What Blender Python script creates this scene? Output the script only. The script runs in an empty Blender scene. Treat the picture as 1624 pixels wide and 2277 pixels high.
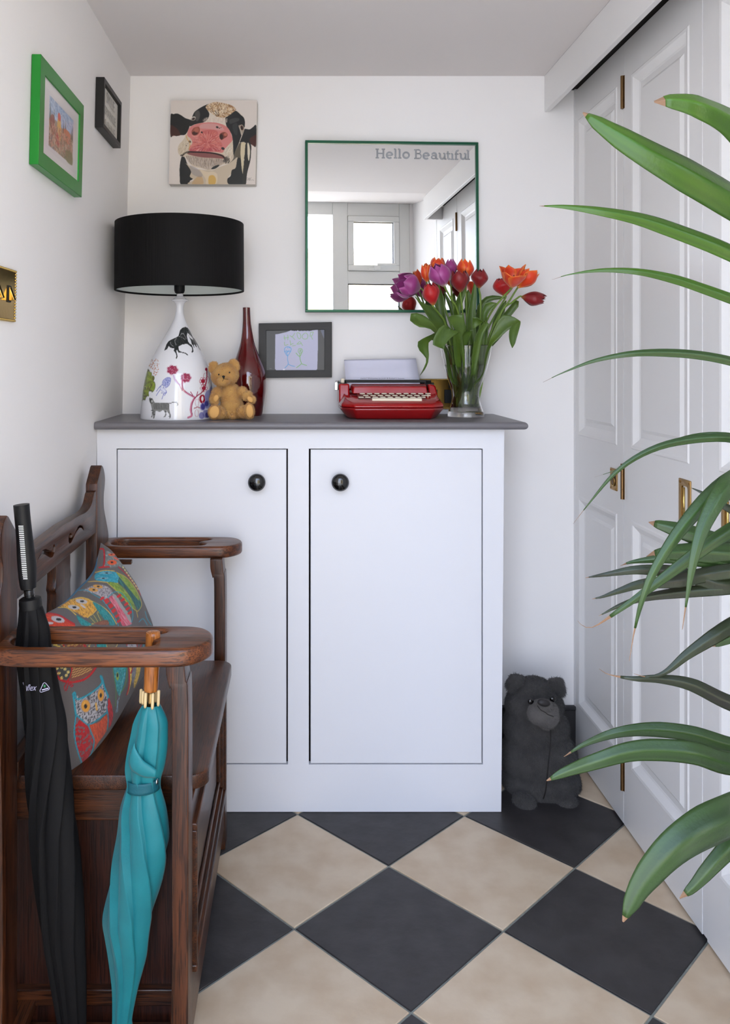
import bpy, bmesh, math, random
import numpy as np
from mathutils import Vector, Matrix, Euler
random.seed(7); rng = np.random.default_rng(7)
PI = math.pi
SC = bpy.context.scene
COL = SC.collection

# ------------------------------------------------------------------ camera
FPX, VX, VY, EYE = 1829.0, 660.0, 805.0, 1.39      # focal length (px of the 1624 wide frame), vanishing point, eye height
cam = bpy.data.objects.new('camera', bpy.data.cameras.new('camera')); COL.objects.link(cam)
cam.location = (0, 0, EYE); cam.rotation_euler = (PI/2, 0, 0)
cam.data.sensor_fit = 'HORIZONTAL'; cam.data.sensor_width = 36
cam.data.lens = 36*FPX/1624
cam.data.shift_x = (812-VX)/1624; cam.data.shift_y = -(1138.5-VY)/1624
cam.data.clip_start = 0.02
SC.camera = cam

# ------------------------------------------------------------------ sky, sun, exposure
W = bpy.data.worlds.new('sky'); SC.world = W; W.use_nodes = True
nt = W.node_tree; nt.nodes.clear()
wo = nt.nodes.new('ShaderNodeOutputWorld'); bg = nt.nodes.new('ShaderNodeBackground')
tc = nt.nodes.new('ShaderNodeTexCoord'); sp = nt.nodes.new('ShaderNodeSeparateXYZ'); rp = nt.nodes.new('ShaderNodeValToRGB')
nt.links.new(tc.outputs['Generated'], sp.inputs[0]); nt.links.new(sp.outputs['Z'], rp.inputs[0])
rp.color_ramp.elements[0].position = 0.0; rp.color_ramp.elements[0].color = (0.86, 0.905, 1.0, 1)
rp.color_ramp.elements[1].position = 0.7; rp.color_ramp.elements[1].color = (0.51, 0.665, 1.0, 1)
nt.links.new(rp.outputs[0], bg.inputs[0]); bg.inputs[1].default_value = 7.4
nt.links.new(bg.outputs[0], wo.inputs[0])
sl = bpy.data.lights.new('sun', 'SUN'); sl.energy = 9.5; sl.angle = 0.02; sl.color = (1.0, 0.92, 0.83)
so = bpy.data.objects.new('sun', sl); COL.objects.link(so)
so.rotation_euler = Vector((0.35, -0.75, -1.0)).to_track_quat('-Z', 'Y').to_euler()
so.location = (0, 4, 8)
def portal(name, loc, sx, sz):
    l = bpy.data.lights.new(name, 'AREA'); l.shape = 'RECTANGLE'; l.size = sx; l.size_y = sz
    l.cycles.is_portal = True
    o = bpy.data.objects.new(name, l); COL.objects.link(o); o.location = loc; o.rotation_euler = (PI/2, 0, 0)
portal('doorway_portal', (-0.04, 0.39, 1.22), 0.98, 2.44)
portal('window_portal', (0.717, 0.39, 1.25), 0.36, 2.4)
SC.view_settings.view_transform = 'Standard'; SC.view_settings.look = 'None'
SC.view_settings.gamma = 1; SC.view_settings.use_curve_mapping = False
SC.view_settings.exposure = 0.0

# ------------------------------------------------------------------ helpers
def P(px, py, Y): return Vector(((px-VX)*Y/FPX, Y, EYE-(py-VY)*Y/FPX))      # pixel at a distance
def PX(px, py, x): return P(px, py, x*FPX/(px-VX))                            # pixel on the plane x = const
def lin(c): 
    return tuple((v/12.92 if v <= 0.04045 else ((v+0.055)/1.055)**2.4) for v in c)
def rgb(r, g, b): return lin((r/255, g/255, b/255))
OFF = {}                                                                       # world offset of every parent
def thing(name, label, cat, loc=(0,0,0), rot=(0,0,0), group=None):
    o = bpy.data.objects.new(name, None); COL.objects.link(o); o.empty_display_size = 0.05
    o.location = loc; o.rotation_euler = rot; o['label'] = label; o['category'] = cat
    if group: o['group'] = group
    OFF[o.name] = Vector(loc)
    return o
def finish(me, name, mat=None, parent=None, smooth=False, bevel=0, seg=2, loc=None, label=None, kind=None, local=False, cat=None, group=None, auto=None):
    o = bpy.data.objects.new(name, me); COL.objects.link(o)
    off = Vector(loc) if loc is not None else Vector((0,0,0))
    if parent is not None:
        off = OFF[parent.name]; o.parent = parent
        if not local: me.transform(Matrix.Translation(-off))
    elif loc is not None:
        o.location = loc
        if not local: me.transform(Matrix.Translation(-off))
    OFF[o.name] = off
    if mat is not None and not me.materials: me.materials.append(mat)
    if smooth: me.polygons.foreach_set('use_smooth', [True]*len(me.polygons))
    if auto: me.set_sharp_from_angle(angle=math.radians(auto))
    if bevel:
        b = o.modifiers.new('bevel', 'BEVEL'); b.width = bevel; b.segments = seg; b.limit_method = 'ANGLE'; b.angle_limit = math.radians(35)
        b.harden_normals = False
        me.polygons.foreach_set('use_smooth', [True]*len(me.polygons)); me.set_sharp_from_angle(angle=math.radians(40))
    if label: o['label'] = label
    if kind: o['kind'] = kind
    if cat: o['category'] = cat
    if group: o['group'] = group
    return o
class MB:
    def __init__(s): s.v = []; s.f = []; s.c = None; s.mi = []
    def add(s, vs, fs):
        n = len(s.v); s.v += [tuple(v) for v in vs]; s.f += [tuple(i+n for i in f) for f in fs]; return s
    def box(s, a, b):
        x0,y0,z0 = a; x1,y1,z1 = b
        vs = [(x,y,z) for z in (z0,z1) for y in (y0,y1) for x in (x0,x1)]
        return s.add(vs, [(0,2,3,1),(4,5,7,6),(0,1,5,4),(2,6,7,3),(0,4,6,2),(1,3,7,5)])
    def hexa(s, p):      # 8 points: bottom 4 ccw, top 4 ccw
        return s.add(p, [(3,2,1,0),(4,5,6,7),(0,1,5,4),(1,2,6,5),(2,3,7,6),(3,0,4,7)])
    def lathe(s, prof, c=(0,0,0), n=48, axis='z', cap=True):
        vs = []; fs = []
        for r, h in prof:
            for k in range(n):
                a = 2*PI*k/n
                if axis == 'z': vs.append((c[0]+r*math.cos(a), c[1]+r*math.sin(a), c[2]+h))
                elif axis == 'y': vs.append((c[0]+r*math.cos(a), c[1]+h, c[2]+r*math.sin(a)))
                else: vs.append((c[0]+h, c[1]+r*math.cos(a), c[2]+r*math.sin(a)))
        flip = axis == 'y'
        for j in range(len(prof)-1):
            for k in range(n):
                q = (j*n+k, j*n+(k+1)%n, (j+1)*n+(k+1)%n, (j+1)*n+k)
                fs.append(q[::-1] if flip else q)
        if cap:
            b = tuple(range(n)); t = tuple((len(prof)-1)*n+k for k in range(n))
            fs.append(b if flip else b[::-1]); fs.append(t[::-1] if flip else t)
        return s.add(vs, fs)
    def tube(s, pts, rad, n=10, cap=True):
        pts = [Vector(p) for p in pts]; m = len(pts)
        if not hasattr(rad, '__len__'): rad = [rad]*m
        vs = []; fs = []; up = None
        for i, p in enumerate(pts):
            t = (pts[min(i+1,m-1)]-pts[max(i-1,0)]).normalized()
            if up is None:
                up = Vector((0,0,1)) if abs(t.z) < 0.9 else Vector((1,0,0))
            u = (up - t*up.dot(t)).normalized(); w = t.cross(u); up = u
            for k in range(n):
                a = 2*PI*k/n
                vs.append(p + (u*math.cos(a)+w*math.sin(a))*rad[i])
        for j in range(m-1):
            for k in range(n): fs.append((j*n+k, j*n+(k+1)%n, (j+1)*n+(k+1)%n, (j+1)*n+k))
        if cap:
            fs.append(tuple(range(n))[::-1]); fs.append(tuple((m-1)*n+k for k in range(n)))
        return s.add(vs, fs)
    def ball(s, c, r, n=16, m=10, rot=None):
        c = Vector(c); r = Vector(r) if hasattr(r, '__len__') else Vector((r,r,r))
        vs = []; fs = []
        R = Euler(rot).to_matrix() if rot else Matrix.Identity(3)
        for j in range(m+1):
            ph = PI*(j+0.0)/m
            ph = min(max(ph, 0.02), PI-0.02)
            for k in range(n):
                a = 2*PI*k/n
                vs.append(c + R @ Vector((r.x*math.sin(ph)*math.cos(a), r.y*math.sin(ph)*math.sin(a), -r.z*math.cos(ph))))
        for j in range(m):
            for k in range(n): fs.append((j*n+k, j*n+(k+1)%n, (j+1)*n+(k+1)%n, (j+1)*n+k))
        fs.append(tuple(range(n))[::-1]); fs.append(tuple(m*n+k for k in range(n)))
        return s.add(vs, fs)
    def grid(s, V):      # V: array (a,b,3)
        a, b = V.shape[:2]; n = len(s.v)
        s.v += [tuple(p) for p in V.reshape(-1, 3)]
        for i in range(a-1):
            for j in range(b-1):
                q = n+i*b+j; s.f.append((q, q+1, q+b+1, q+b))
        return s
    def xf(s, M, i0=0):
        s.v = s.v[:i0] + [tuple(M @ Vector(v)) for v in s.v[i0:]]; return s
    def mesh(s):
        me = bpy.data.meshes.new('m'); me.from_pydata(s.v, [], s.f); me.update()
        if s.c is not None:
            ca = me.color_attributes.new('Col', 'FLOAT_COLOR', 'POINT')
            arr = np.ones((len(s.v), 4), np.float32); arr[:, :3] = s.c
            ca.data.foreach_set('color', arr.ravel())
        return me
    def build(s, name, mat=None, parent=None, **k): return finish(s.mesh(), name, mat, parent, **k)
def plate(polys, axis, a, b, bev=0.0, res=3, closed_smooth=False):
    """flat board cut to an outline (further outlines are holes), between a and b along the axis"""
    cu = bpy.data.curves.new('c', 'CURVE'); cu.dimensions = '2D'; cu.fill_mode = 'BOTH'
    for pl in polys:
        sp = cu.splines.new('POLY'); sp.points.add(len(pl)-1)
        for i, p in enumerate(pl): sp.points[i].co = (p[0], p[1], 0, 1)
        sp.use_cyclic_u = True
    cu.extrude = abs(b-a)/2-bev; cu.bevel_depth = bev; cu.bevel_resolution = res; cu.offset = -bev
    ob = bpy.data.objects.new('tmp', cu); COL.objects.link(ob)
    dg = bpy.context.evaluated_depsgraph_get()
    me = bpy.data.meshes.new_from_object(ob.evaluated_get(dg))
    bpy.data.objects.remove(ob); bpy.data.curves.remove(cu)
    m = (a+b)/2
    if axis == 'z': M = Matrix.Translation((0,0,m))
    elif axis == 'x': M = Matrix(((0,0,1,m),(1,0,0,0),(0,1,0,0),(0,0,0,1)))      # (y,z) -> x
    else: M = Matrix(((1,0,0,0),(0,0,-1,m),(0,1,0,0),(0,0,0,1)))                    # (x,z) -> y
    me.transform(M); me.materials.clear()
    bm = bmesh.new(); bm.from_mesh(me); bmesh.ops.remove_doubles(bm, verts=bm.verts, dist=1e-6); bm.to_mesh(me); bm.free()
    me.polygons.foreach_set('use_smooth', [True]*len(me.polygons)); me.set_sharp_from_angle(angle=math.radians(32))
    return me
def catmull(pts, n=6, closed=False):
    pts = [np.array(p, float) for p in pts]; m = len(pts); out = []
    rngi = range(m) if closed else range(m-1)
    for i in rngi:
        p0 = pts[(i-1)%m] if (closed or i > 0) else 2*pts[0]-pts[1]
        p1 = pts[i]; p2 = pts[(i+1)%m]
        p3 = pts[(i+2)%m] if (closed or i+2 < m) else 2*pts[-1]-pts[-2]
        for k in range(n):
            t = k/n
            out.append(0.5*((2*p1)+(-p0+p2)*t+(2*p0-5*p1+4*p2-p3)*t*t+(-p0+3*p1-3*p2+p3)*t**3))
    if not closed: out.append(pts[-1])
    return out
def rrect(x0, y0, x1, y1, r, n=6):
    o = []
    for cx, cy, a0 in ((x1-r, y1-r, 0), (x0+r, y1-r, 90), (x0+r, y0+r, 180), (x1-r, y0+r, 270)):
        for k in range(n+1):
            a = math.radians(a0+90*k/n); o.append((cx+r*math.cos(a), cy+r*math.sin(a)))
    return o
def text_mesh(txt, size, depth=0.0003, shear=0, spacing=1, align='LEFT'):
    cu = bpy.data.curves.new('t', 'FONT'); cu.body = txt; cu.size = size; cu.extrude = depth; cu.shear = shear; cu.space_character = spacing; cu.align_x = align
    cu.resolution_u = 4
    ob = bpy.data.objects.new('tmp', cu); COL.objects.link(ob)
    me = bpy.data.meshes.new_from_object(ob.evaluated_get(bpy.context.evaluated_depsgraph_get()))
    bpy.data.objects.remove(ob); me.materials.clear()
    return me

# ------------------------------------------------------------------ materials
def mat(name, col, rough=0.5, metal=0.0, spec=0.5, trans=0.0, ior=1.45, coat=0.0, sheen=0.0, bump=None, vary=None, attr=False, thin=None):
    """bump=(scale, strength); vary=(scale, amount, colour2[, stretch xyz])"""
    m = bpy.data.materials.new(name); m.use_nodes = True; t = m.node_tree; b = t.nodes['Principled BSDF']
    b.inputs['Base Color'].default_value = (*col, 1); b.inputs['Roughness'].default_value = rough; b.inputs['Metallic'].default_value = metal
    b.inputs['Specular IOR Level'].default_value = spec; b.inputs['Transmission Weight'].default_value = trans; b.inputs['IOR'].default_value = ior
    b.inputs['Coat Weight'].default_value = coat; b.inputs['Coat Roughness'].default_value = 0.08
    b.inputs['Sheen Weight'].default_value = sheen
    tc = t.nodes.new('ShaderNodeTexCoord')
    src = None
    if attr:
        a = t.nodes.new('ShaderNodeAttribute'); a.attribute_name = 'Col'; src = a.outputs['Color']
    if vary:
        mp = t.nodes.new('ShaderNodeMapping'); t.links.new(tc.outputs['Object'], mp.inputs[0])
        if len(vary) > 3: mp.inputs['Scale'].default_value = vary[3]
        n = t.nodes.new('ShaderNodeTexNoise'); n.inputs['Scale'].default_value = vary[0]; n.inputs['Detail'].default_value = 6
        t.links.new(mp.outputs[0], n.inputs[0])
        r = t.nodes.new('ShaderNodeMapRange'); r.inputs[1].default_value = 0.35; r.inputs[2].default_value = 0.65
        r.inputs[3].default_value = 0; r.inputs[4].default_value = vary[1]; t.links.new(n.outputs[0], r.inputs[0])
        mx = t.nodes.new('ShaderNodeMix'); mx.data_type = 'RGBA'; t.links.new(r.outputs[0], mx.inputs[0])
        if src is not None: t.links.new(src, mx.inputs[6])
        else: mx.inputs[6].default_value = (*col, 1)
        mx.inputs[7].default_value = (*vary[2], 1); src = mx.outputs[2]
    if src is not None: t.links.new(src, b.inputs['Base Color'])
    if bump:
        n = t.nodes.new('ShaderNodeTexNoise'); n.inputs['Scale'].default_value = bump[0]; n.inputs['Detail'].default_value = 4
        if len(bump) > 2:
            mp = t.nodes.new('ShaderNodeMapping'); mp.inputs['Scale'].default_value = bump[2]
            t.links.new(tc.outputs['Object'], mp.inputs[0]); t.links.new(mp.outputs[0], n.inputs[0])
        else: t.links.new(tc.outputs['Object'], n.inputs[0])
        bp = t.nodes.new('ShaderNodeBump'); bp.inputs['Strength'].default_value = bump[1]; bp.inputs['Distance'].default_value = 0.002
        t.links.new(n.outputs[0], bp.inputs['Height']); t.links.new(bp.outputs[0], b.inputs['Normal'])
    return m
def wood(name, dark, light, axis, rough=0.3, scale=1.0):
    """oak: long streaks along the axis, open pores"""
    m = bpy.data.materials.new(name); m.use_nodes = True; t = m.node_tree; b = t.nodes['Principled BSDF']
    tc = t.nodes.new('ShaderNodeTexCoord'); mp = t.nodes.new('ShaderNodeMapping'); t.links.new(tc.outputs['Object'], mp.inputs[0])
    s = [48*scale]*3; s['xyz'.index(axis)] = 2.2*scale; mp.inputs['Scale'].default_value = s
    n = t.nodes.new('ShaderNodeTexNoise'); n.inputs['Scale'].default_value = 1.0; n.inputs['Detail'].default_value = 8; n.inputs['Roughness'].default_value = 0.65
    n.inputs['Distortion'].default_value = 0.6
    t.links.new(mp.outputs[0], n.inputs[0])
    mp2 = t.nodes.new('ShaderNodeMapping'); s2 = [420]*3; s2['xyz'.index(axis)] = 16; mp2.inputs['Scale'].default_value = s2
    t.links.new(tc.outputs['Object'], mp2.inputs[0])
    n2 = t.nodes.new('ShaderNodeTexNoise'); n2.inputs['Scale'].default_value = 1.0; n2.inputs['Detail'].default_value = 3; t.links.new(mp2.outputs[0], n2.inputs[0])
    r = t.nodes.new('ShaderNodeValToRGB'); t.links.new(n.outputs[0], r.inputs[0])
    r.color_ramp.elements[0].position = 0.34; r.color_ramp.elements[0].color = (*dark, 1)
    r.color_ramp.elements[1].position = 0.68; r.color_ramp.elements[1].color = (*light, 1)
    r2 = t.nodes.new('ShaderNodeMapRange'); r2.inputs[1].default_value = 0.50; r2.inputs[2].default_value = 0.60; r2.inputs[3].default_value = 0; r2.inputs[4].default_value = 0.75
    t.links.new(n2.outputs[0], r2.inputs[0])
    mx = t.nodes.new('ShaderNodeMix'); mx.data_type = 'RGBA'; t.links.new(r2.outputs[0], mx.inputs[0]); t.links.new(r.outputs[0], mx.inputs[6])
    mx.inputs[7].default_value = (dark[0]*0.4, dark[1]*0.4, dark[2]*0.4, 1)
    t.links.new(mx.outputs[2], b.inputs['Base Color']); b.inputs['Roughness'].default_value = rough
    b.inputs['Coat Weight'].default_value = 0.12; b.inputs['Coat Roughness'].default_value = 0.25; b.inputs['Specular IOR Level'].default_value = 0.4
    bp = t.nodes.new('ShaderNodeBump'); bp.inputs['Strength'].default_value = 0.25; bp.inputs['Distance'].default_value = 0.0008; bp.invert = True
    t.links.new(r2.outputs[0], bp.inputs['Height']); t.links.new(bp.outputs[0], b.inputs['Normal'])
    return m
M_wall = mat('wall_paint', rgb(238,235,233), 0.75, bump=(180, 0.06))
M_ceil = mat('ceiling_paint', rgb(228,222,219), 0.85, bump=(140, 0.05))
M_trim = mat('white_gloss_paint', rgb(232,230,228), 0.35, bump=(60, 0.04))
M_door = mat('closet_door_paint', rgb(222,220,218), 0.35, bump=(50, 0.05, (1,1,0.15)))
M_cab = mat('cabinet_paint', rgb(222,222,226), 0.42, bump=(60, 0.05))
M_upvc = mat('white_upvc', rgb(232,232,228), 0.3, bump=(30, 0.02))
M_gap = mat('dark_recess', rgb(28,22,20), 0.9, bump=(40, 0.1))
M_skirt = mat('charcoal_skirting_paint', rgb(44,42,43), 0.5, bump=(50, 0.05))
M_top = mat('grey_worktop_paint', rgb(112,109,112), 0.38, bump=(70, 0.05), vary=(9, 0.35, rgb(98,95,99)))
M_cream = mat('cream_stone_tile', rgb(205,186,160), 0.42, vary=(11, 0.8, rgb(186,162,134)), bump=(26, 0.5))
M_slate = mat('charcoal_slate_tile', rgb(56,53,53), 0.45, vary=(13, 0.9, rgb(43,40,40)), bump=(34, 0.55))
M_grout = mat('grey_green_grout', rgb(140,144,136), 0.8, vary=(60, 0.6, rgb(112,112,106)), bump=(200, 0.4))
M_gold = mat('polished_brass', rgb(196,166,98), 0.16, 1.0, bump=(90, 0.04))
M_goldsat = mat('satin_brass', rgb(168,134,84), 0.34, 1.0, bump=(90, 0.05))
M_bronze = mat('bronze_hinge', rgb(120,92,60), 0.35, 0.9, bump=(120, 0.1))
M_black = mat('gloss_black', rgb(10,10,11), 0.08, coat=0.6, bump=(20, 0.02))
M_blackpl = mat('matt_black_plastic', rgb(9,9,10), 0.5, spec=0.35, bump=(300, 0.1))
M_chrome = mat('chrome', rgb(225,225,228), 0.12, 1.0, bump=(60, 0.02))
M_mirror = mat('silvered_glass', (0.93,0.94,0.93), 0.0, 1.0, bump=(0.5, 0.0))
M_glass = mat('clear_glass', (1,1,1), 0.0, trans=1.0, ior=1.48)
M_water = mat('water', (0.97,1,0.97), 0.0, trans=1.0, ior=1.33)

# ------------------------------------------------------------------ structure
WLX0, WLS = -0.645, 0.0242                      # the old left wall leans: x = WLX0 + WLS*z
def wlx(z): return WLX0+WLS*z
Y_BACK, Y_WIN, X_DOOR, CEIL, CEILW = 2.905, 0.47, 0.98, 2.40, 2.53
S = dict(kind='structure')
b = MB(); b.box((-0.75, Y_BACK, -0.1), (1.25, Y_BACK+0.12, 2.55)); b.build('wall_back', M_wall, **S)
b = MB(); b.hexa([(-0.85, 0.40, -0.1), (wlx(-0.1), 0.40, -0.1), (wlx(-0.1), 3.0, -0.1), (-0.85, 3.0, -0.1), (-0.85, 0.40, 2.6), (wlx(2.6), 0.40, 2.6), (wlx(2.6), 3.0, 2.6), (-0.85, 3.0, 2.6)]); b.build('wall_left', M_wall, **S)
b = MB(); cp_ = [(3.0, 2.4), (1.25, 2.4), (0.36, 2.548)]      # flat, then rising towards the doorway
b.add([(x, y, z+dz) for dz in (0, 0.15) for y, z in cp_ for x in (-0.85, 1.25)], [(0,1,3,2),(2,3,5,4),(6,8,9,7),(8,10,11,9),(0,6,7,1),(4,5,11,10),(0,2,8,6),(2,4,10,8),(1,7,9,3),(3,9,11,5)]); b.build('ceiling', M_ceil, **S)
b = MB(); b.box((X_DOOR, 0.36, -0.1), (1.25, 1.03, 2.6)); b.box((1.03, 1.03, -0.1), (1.25, 3.0, 2.45)); b.build('wall_right', M_wall, **S)
# outer wall: header, pier left of doorway, pier right of window
b = MB(); b.box((-0.85, 0.40, -0.1), (-0.54, Y_WIN, 2.6)); b.box((0.956, 0.40, -0.1), (0.985, Y_WIN, 2.6)); b.build('wall_front', M_wall, **S)
# pelmet board over the closet doors, and a dark head track strip behind it painting the recess's shadow
b = MB(); b.box((0.875, 1.16, 2.273), (0.893, Y_BACK, CEIL)); b.box((0.893, 1.16, 2.273), (0.98, 1.178, CEIL)); b.build('trim_2', M_trim, bevel=0.002, **S)
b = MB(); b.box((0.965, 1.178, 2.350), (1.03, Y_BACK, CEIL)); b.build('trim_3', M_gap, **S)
b = MB(); b.box((-0.62, 2.888, 0.0), (0.985, Y_BACK, 0.168)); b.box((-0.62, 2.884, 0.168), (0.985, Y_BACK, 0.180)); b.build('baseboard_back', M_skirt, bevel=0.003, **S)

# window beside the doorway: white frame, opening sash above a fixed pane
win = bpy.data.objects.new('window_1', None); COL.objects.link(win); win['kind'] = 'structure'; OFF['window_1'] = Vector((0,0,0))
def frame_boxes(b, x0, x1, z0, z1, w, y0, y1):
    b.box((x0, y0, z0), (x1, y1, z0+w)); b.box((x0, y0, z1-w), (x1, y1, z1)); b.box((x0, y0, z0+w), (x0+w, y1, z1-w)); b.box((x1-w, y0, z0+w), (x1, y1, z1-w))
b = MB()
b.box((0.451, 0.40, 0.0), (0.549, Y_WIN, CEILW)); b.box((0.887, 0.40, 0.0), (0.956, Y_WIN, CEILW))
b.box((0.549, 0.40, 2.445), (0.887, Y_WIN, CEILW)); b.box((0.549, 0.40, 2.004), (0.887, Y_WIN, 2.086)); b.box((0.549, 0.40, 0.0), (0.887, Y_WIN, 0.10))
b.build('window_frame', M_upvc, win, bevel=0.003)
b = MB(); frame_boxes(b, 0.551, 0.885, 2.088, 2.443, 0.036, 0.415, 0.482); b.build('sash', M_upvc, win, bevel=0.004)
b = MB(); frame_boxes(b, 0.586, 0.850, 2.123, 2.408, 0.004, 0.442, 0.460); frame_boxes(b, 0.549, 0.887, 0.10, 2.004, 0.005, 0.442, 0.462); b.build('gasket', M_blackpl, win)
b = MB(); b.box((0.588, 0.448, 2.125), (0.848, 0.452, 2.406)); b.build('pane', M_glass, win)
b = MB(); b.box((0.551, 0.448, 0.102), (0.885, 0.452, 2.002)); b.build('pane', M_glass, win)
b = MB(); b.box((0.680, 0.482, 2.088), (0.760, 0.492, 2.106)); b.box((0.718, 0.492, 2.088), (0.757, 0.510, 2.119)); b.box((0.735, 0.502, 2.118), (0.862, 0.514, 2.132)); b.build('window_handle', M_upvc, win, bevel=0.003)
# doorway frame
dw = bpy.data.objects.new('door_1', None); COL.objects.link(dw); dw['kind'] = 'structure'; OFF['door_1'] = Vector((0,0,0))
b = MB(); b.box((-0.54, 0.40, 0.0), (-0.48, Y_WIN, CEILW+0.01)); b.box((-0.48, 0.40, 2.45), (0.451, Y_WIN, CEILW+0.01)); b.build('door_frame', M_upvc, dw, bevel=0.003)
b = MB(); b.box((-0.48, 0.40, -0.02), (0.451, 0.48, 0.006)); b.build('threshold', M_goldsat, dw, bevel=0.002)

# tiled floor -------------------------------------------------------
fl = MB(); fl.box((-0.66, 0.42, -0.06), (1.03, Y_BACK, -0.0035)); floor = fl.build('floor', M_grout, **S)
def clip(poly, x0, x1, y0, y1):
    def cut(pl, f, g):
        out = []
        for i in range(len(pl)):
            a = pl[i]; b_ = pl[(i+1)%len(pl)]; fa, fb = f(a), f(b_)
            if fa >= 0: out.append(a)
            if (fa >= 0) != (fb >= 0):
                t = fa/(fa-fb); out.append((a[0]+(b_[0]-a[0])*t, a[1]+(b_[1]-a[1])*t))
        return out
    for f in (lambda p: p[0]-x0, lambda p: x1-p[0], lambda p: p[1]-y0, lambda p: y1-p[1]):
        if len(poly) < 3: return []
        poly = cut(poly, f, None)
    return poly
HD = 0.2555; TH = math.radians(-1.0); ca, sa = math.cos(TH), math.sin(TH)
tx0, ty0 = 0.2495, 2.0143                         # centre of a dark tile
for r_ in range(-8, 6):
    for c_ in range(-4, 5):
        u = (c_+ (0.5 if r_ % 2 else 0.0))*2*HD; v = r_*HD
        cx, cy = tx0+u*ca-v*sa, ty0+u*sa+v*ca
        h = HD-0.0042
        pl = [(cx+(dx*ca-dy*sa)*h, cy+(dx*sa+dy*ca)*h) for dx, dy in ((1,0),(0,1),(-1,0),(0,-1))]
        pl = clip(pl, -0.655, 1.02, 0.482, 2.90)
        if len(pl) < 3: continue
        ar = 0.5*abs(sum(pl[i][0]*pl[(i+1)%len(pl)][1]-pl[(i+1)%len(pl)][0]*pl[i][1] for i in range(len(pl))))
        if ar < 4e-4: continue
        g = (sum(p[0] for p in pl)/len(pl), sum(p[1] for p in pl)/len(pl)); k = len(pl)
        jz = random.uniform(-0.0004, 0.0004)
        ins = [(p[0]+(g[0]-p[0])*0.008, p[1]+(g[1]-p[1])*0.008) for p in pl]
        vs = [(p[0], p[1], -0.006) for p in pl]+[(p[0], p[1], -0.0012+jz) for p in pl]+[(p[0], p[1], jz) for p in ins]
        fs = [tuple(range(2*k, 3*k))]
        for j in range(2):
            for i in range(k): fs.append((j*k+i, j*k+(i+1)%k, (j+1)*k+(i+1)%k, (j+1)*k+i))
        t = MB().add(vs, fs); t.build('tile', M_slate if r_ % 2 == 0 else M_cream, floor)

# outside ------------------------------------------------------------
M_pave = mat('pale_paving', rgb(215,205,188), 0.8, vary=(3, 0.4, rgb(195,182,160)), bump=(30, 0.3))
b = MB(); b.box((-8, -9, -0.12), (9, 0.42, -0.04)); b.build('ground', M_pave, **S)
m = bpy.data.materials.new('buff_brick'); m.use_nodes = True; t = m.node_tree
br = t.nodes.new('ShaderNodeTexBrick'); tcn = t.nodes.new('ShaderNodeTexCoord'); mpn = t.nodes.new('ShaderNodeMapping'); mpn.inputs['Rotation'].default_value = (PI/2, 0, 0)
t.links.new(tcn.outputs['Object'], mpn.inputs[0]); t.links.new(mpn.outputs[0], br.inputs[0]); br.inputs['Scale'].default_value = 4.4
br.inputs['Color1'].default_value = (*rgb(220,200,158), 1); br.inputs['Color2'].default_value = (*rgb(206,184,138), 1); br.inputs['Mortar'].default_value = (*rgb(225,215,190), 1)
t.links.new(br.outputs[0], t.nodes['Principled BSDF'].inputs['Base Color']); t.nodes['Principled BSDF'].inputs['Roughness'].default_value = 0.85
hs = thing('building', 'buff brick building seen through the doorway in the mirror', 'building', (3.0, -4.4, -0.04))
b = MB(); b.box((0.55, -4.8, -0.06), (5.5, -4.0, 3.0)); b.build('brick_wall', m, hs)
b = MB(); b.box((0.50, -4.85, 3.0), (5.55, -3.95, 3.05)); b.build('coping', M_pave, hs, bevel=0.01)

# ------------------------------------------------------------------ closet: four bifold leaves with raised and fielded panels
def field_panel(b, ya, yb, za, zb, x):
    """recessed panel on the plane x (room side is -x): mouldings slope in, a raised field sits inside"""
    def ring(i, dx): return [(x+dx, ya+i, za+i), (x+dx, yb-i, za+i), (x+dx, yb-i, zb-i), (x+dx, ya+i, zb-i)]
    rs = [ring(0, 0), ring(0.004, -0.003), ring(0.012, -0.002), ring(0.030, 0.010), ring(0.036, 0.012), ring(0.052, 0.012), ring(0.062, 0.005)]
    n = len(b.v); b.v += [p for r in rs for p in r]
    for j in range(len(rs)-1):
        for k in range(4): b.f.append((n+j*4+k, n+(j+1)*4+k, n+(j+1)*4+(k+1)%4, n+j*4+(k+1)%4))
    q = n+(len(rs)-1)*4; b.f.append((q, q+3, q+2, q+1))
ZP = [(0.195, 0.927), (1.135, 2.232)]
def leaf(y0, y1, s0, s1, x=X_DOOR, z0=0.008, z1=2.342):
    """door leaf from y0 to y1; s0, s1 = panel span"""
    b = MB()
    rects = [(y0, s0, z0, z1), (s1, y1, z0, z1), (s0, s1, z0, ZP[0][0]), (s0, s1, ZP[0][1], ZP[1][0]), (s0, s1, ZP[1][1], z1)]
    for a, c, d, e in rects: b.add([(x, a, d), (x, c, d), (x, c, e), (x, a, e)], [(0,3,2,1)])
    for d, e in ZP: field_panel(b, s0, s1, d, e, x)
    X2 = x+0.034
    b.add([(x,y0,z0),(x,y1,z0),(x,y1,z1),(x,y0,z1),(X2,y0,z0),(X2,y1,z0),(X2,y1,z1),(X2,y0,z1)], [(4,5,6,7),(0,1,5,4),(3,7,6,2),(0,4,7,3),(1,2,6,5)])
    return b
doors = []
spans = [(2.466, 2.893, 2.514, 2.860, 'far'), (1.987, 2.463, 2.052, 2.405, 'mid'), (1.462, 1.962, 1.535, 1.905, 'near'), (1.055, 1.459, 1.115, 1.395, 'end')]
dnames = ['door_2', 'door_3', 'door_4', 'door_5']
for nm, (y0, y1, s0, s1, _) in zip(dnames, spans):
    o = leaf(y0, y1, s0, s1).build(nm, M_door, **S); doors.append(o)
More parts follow.
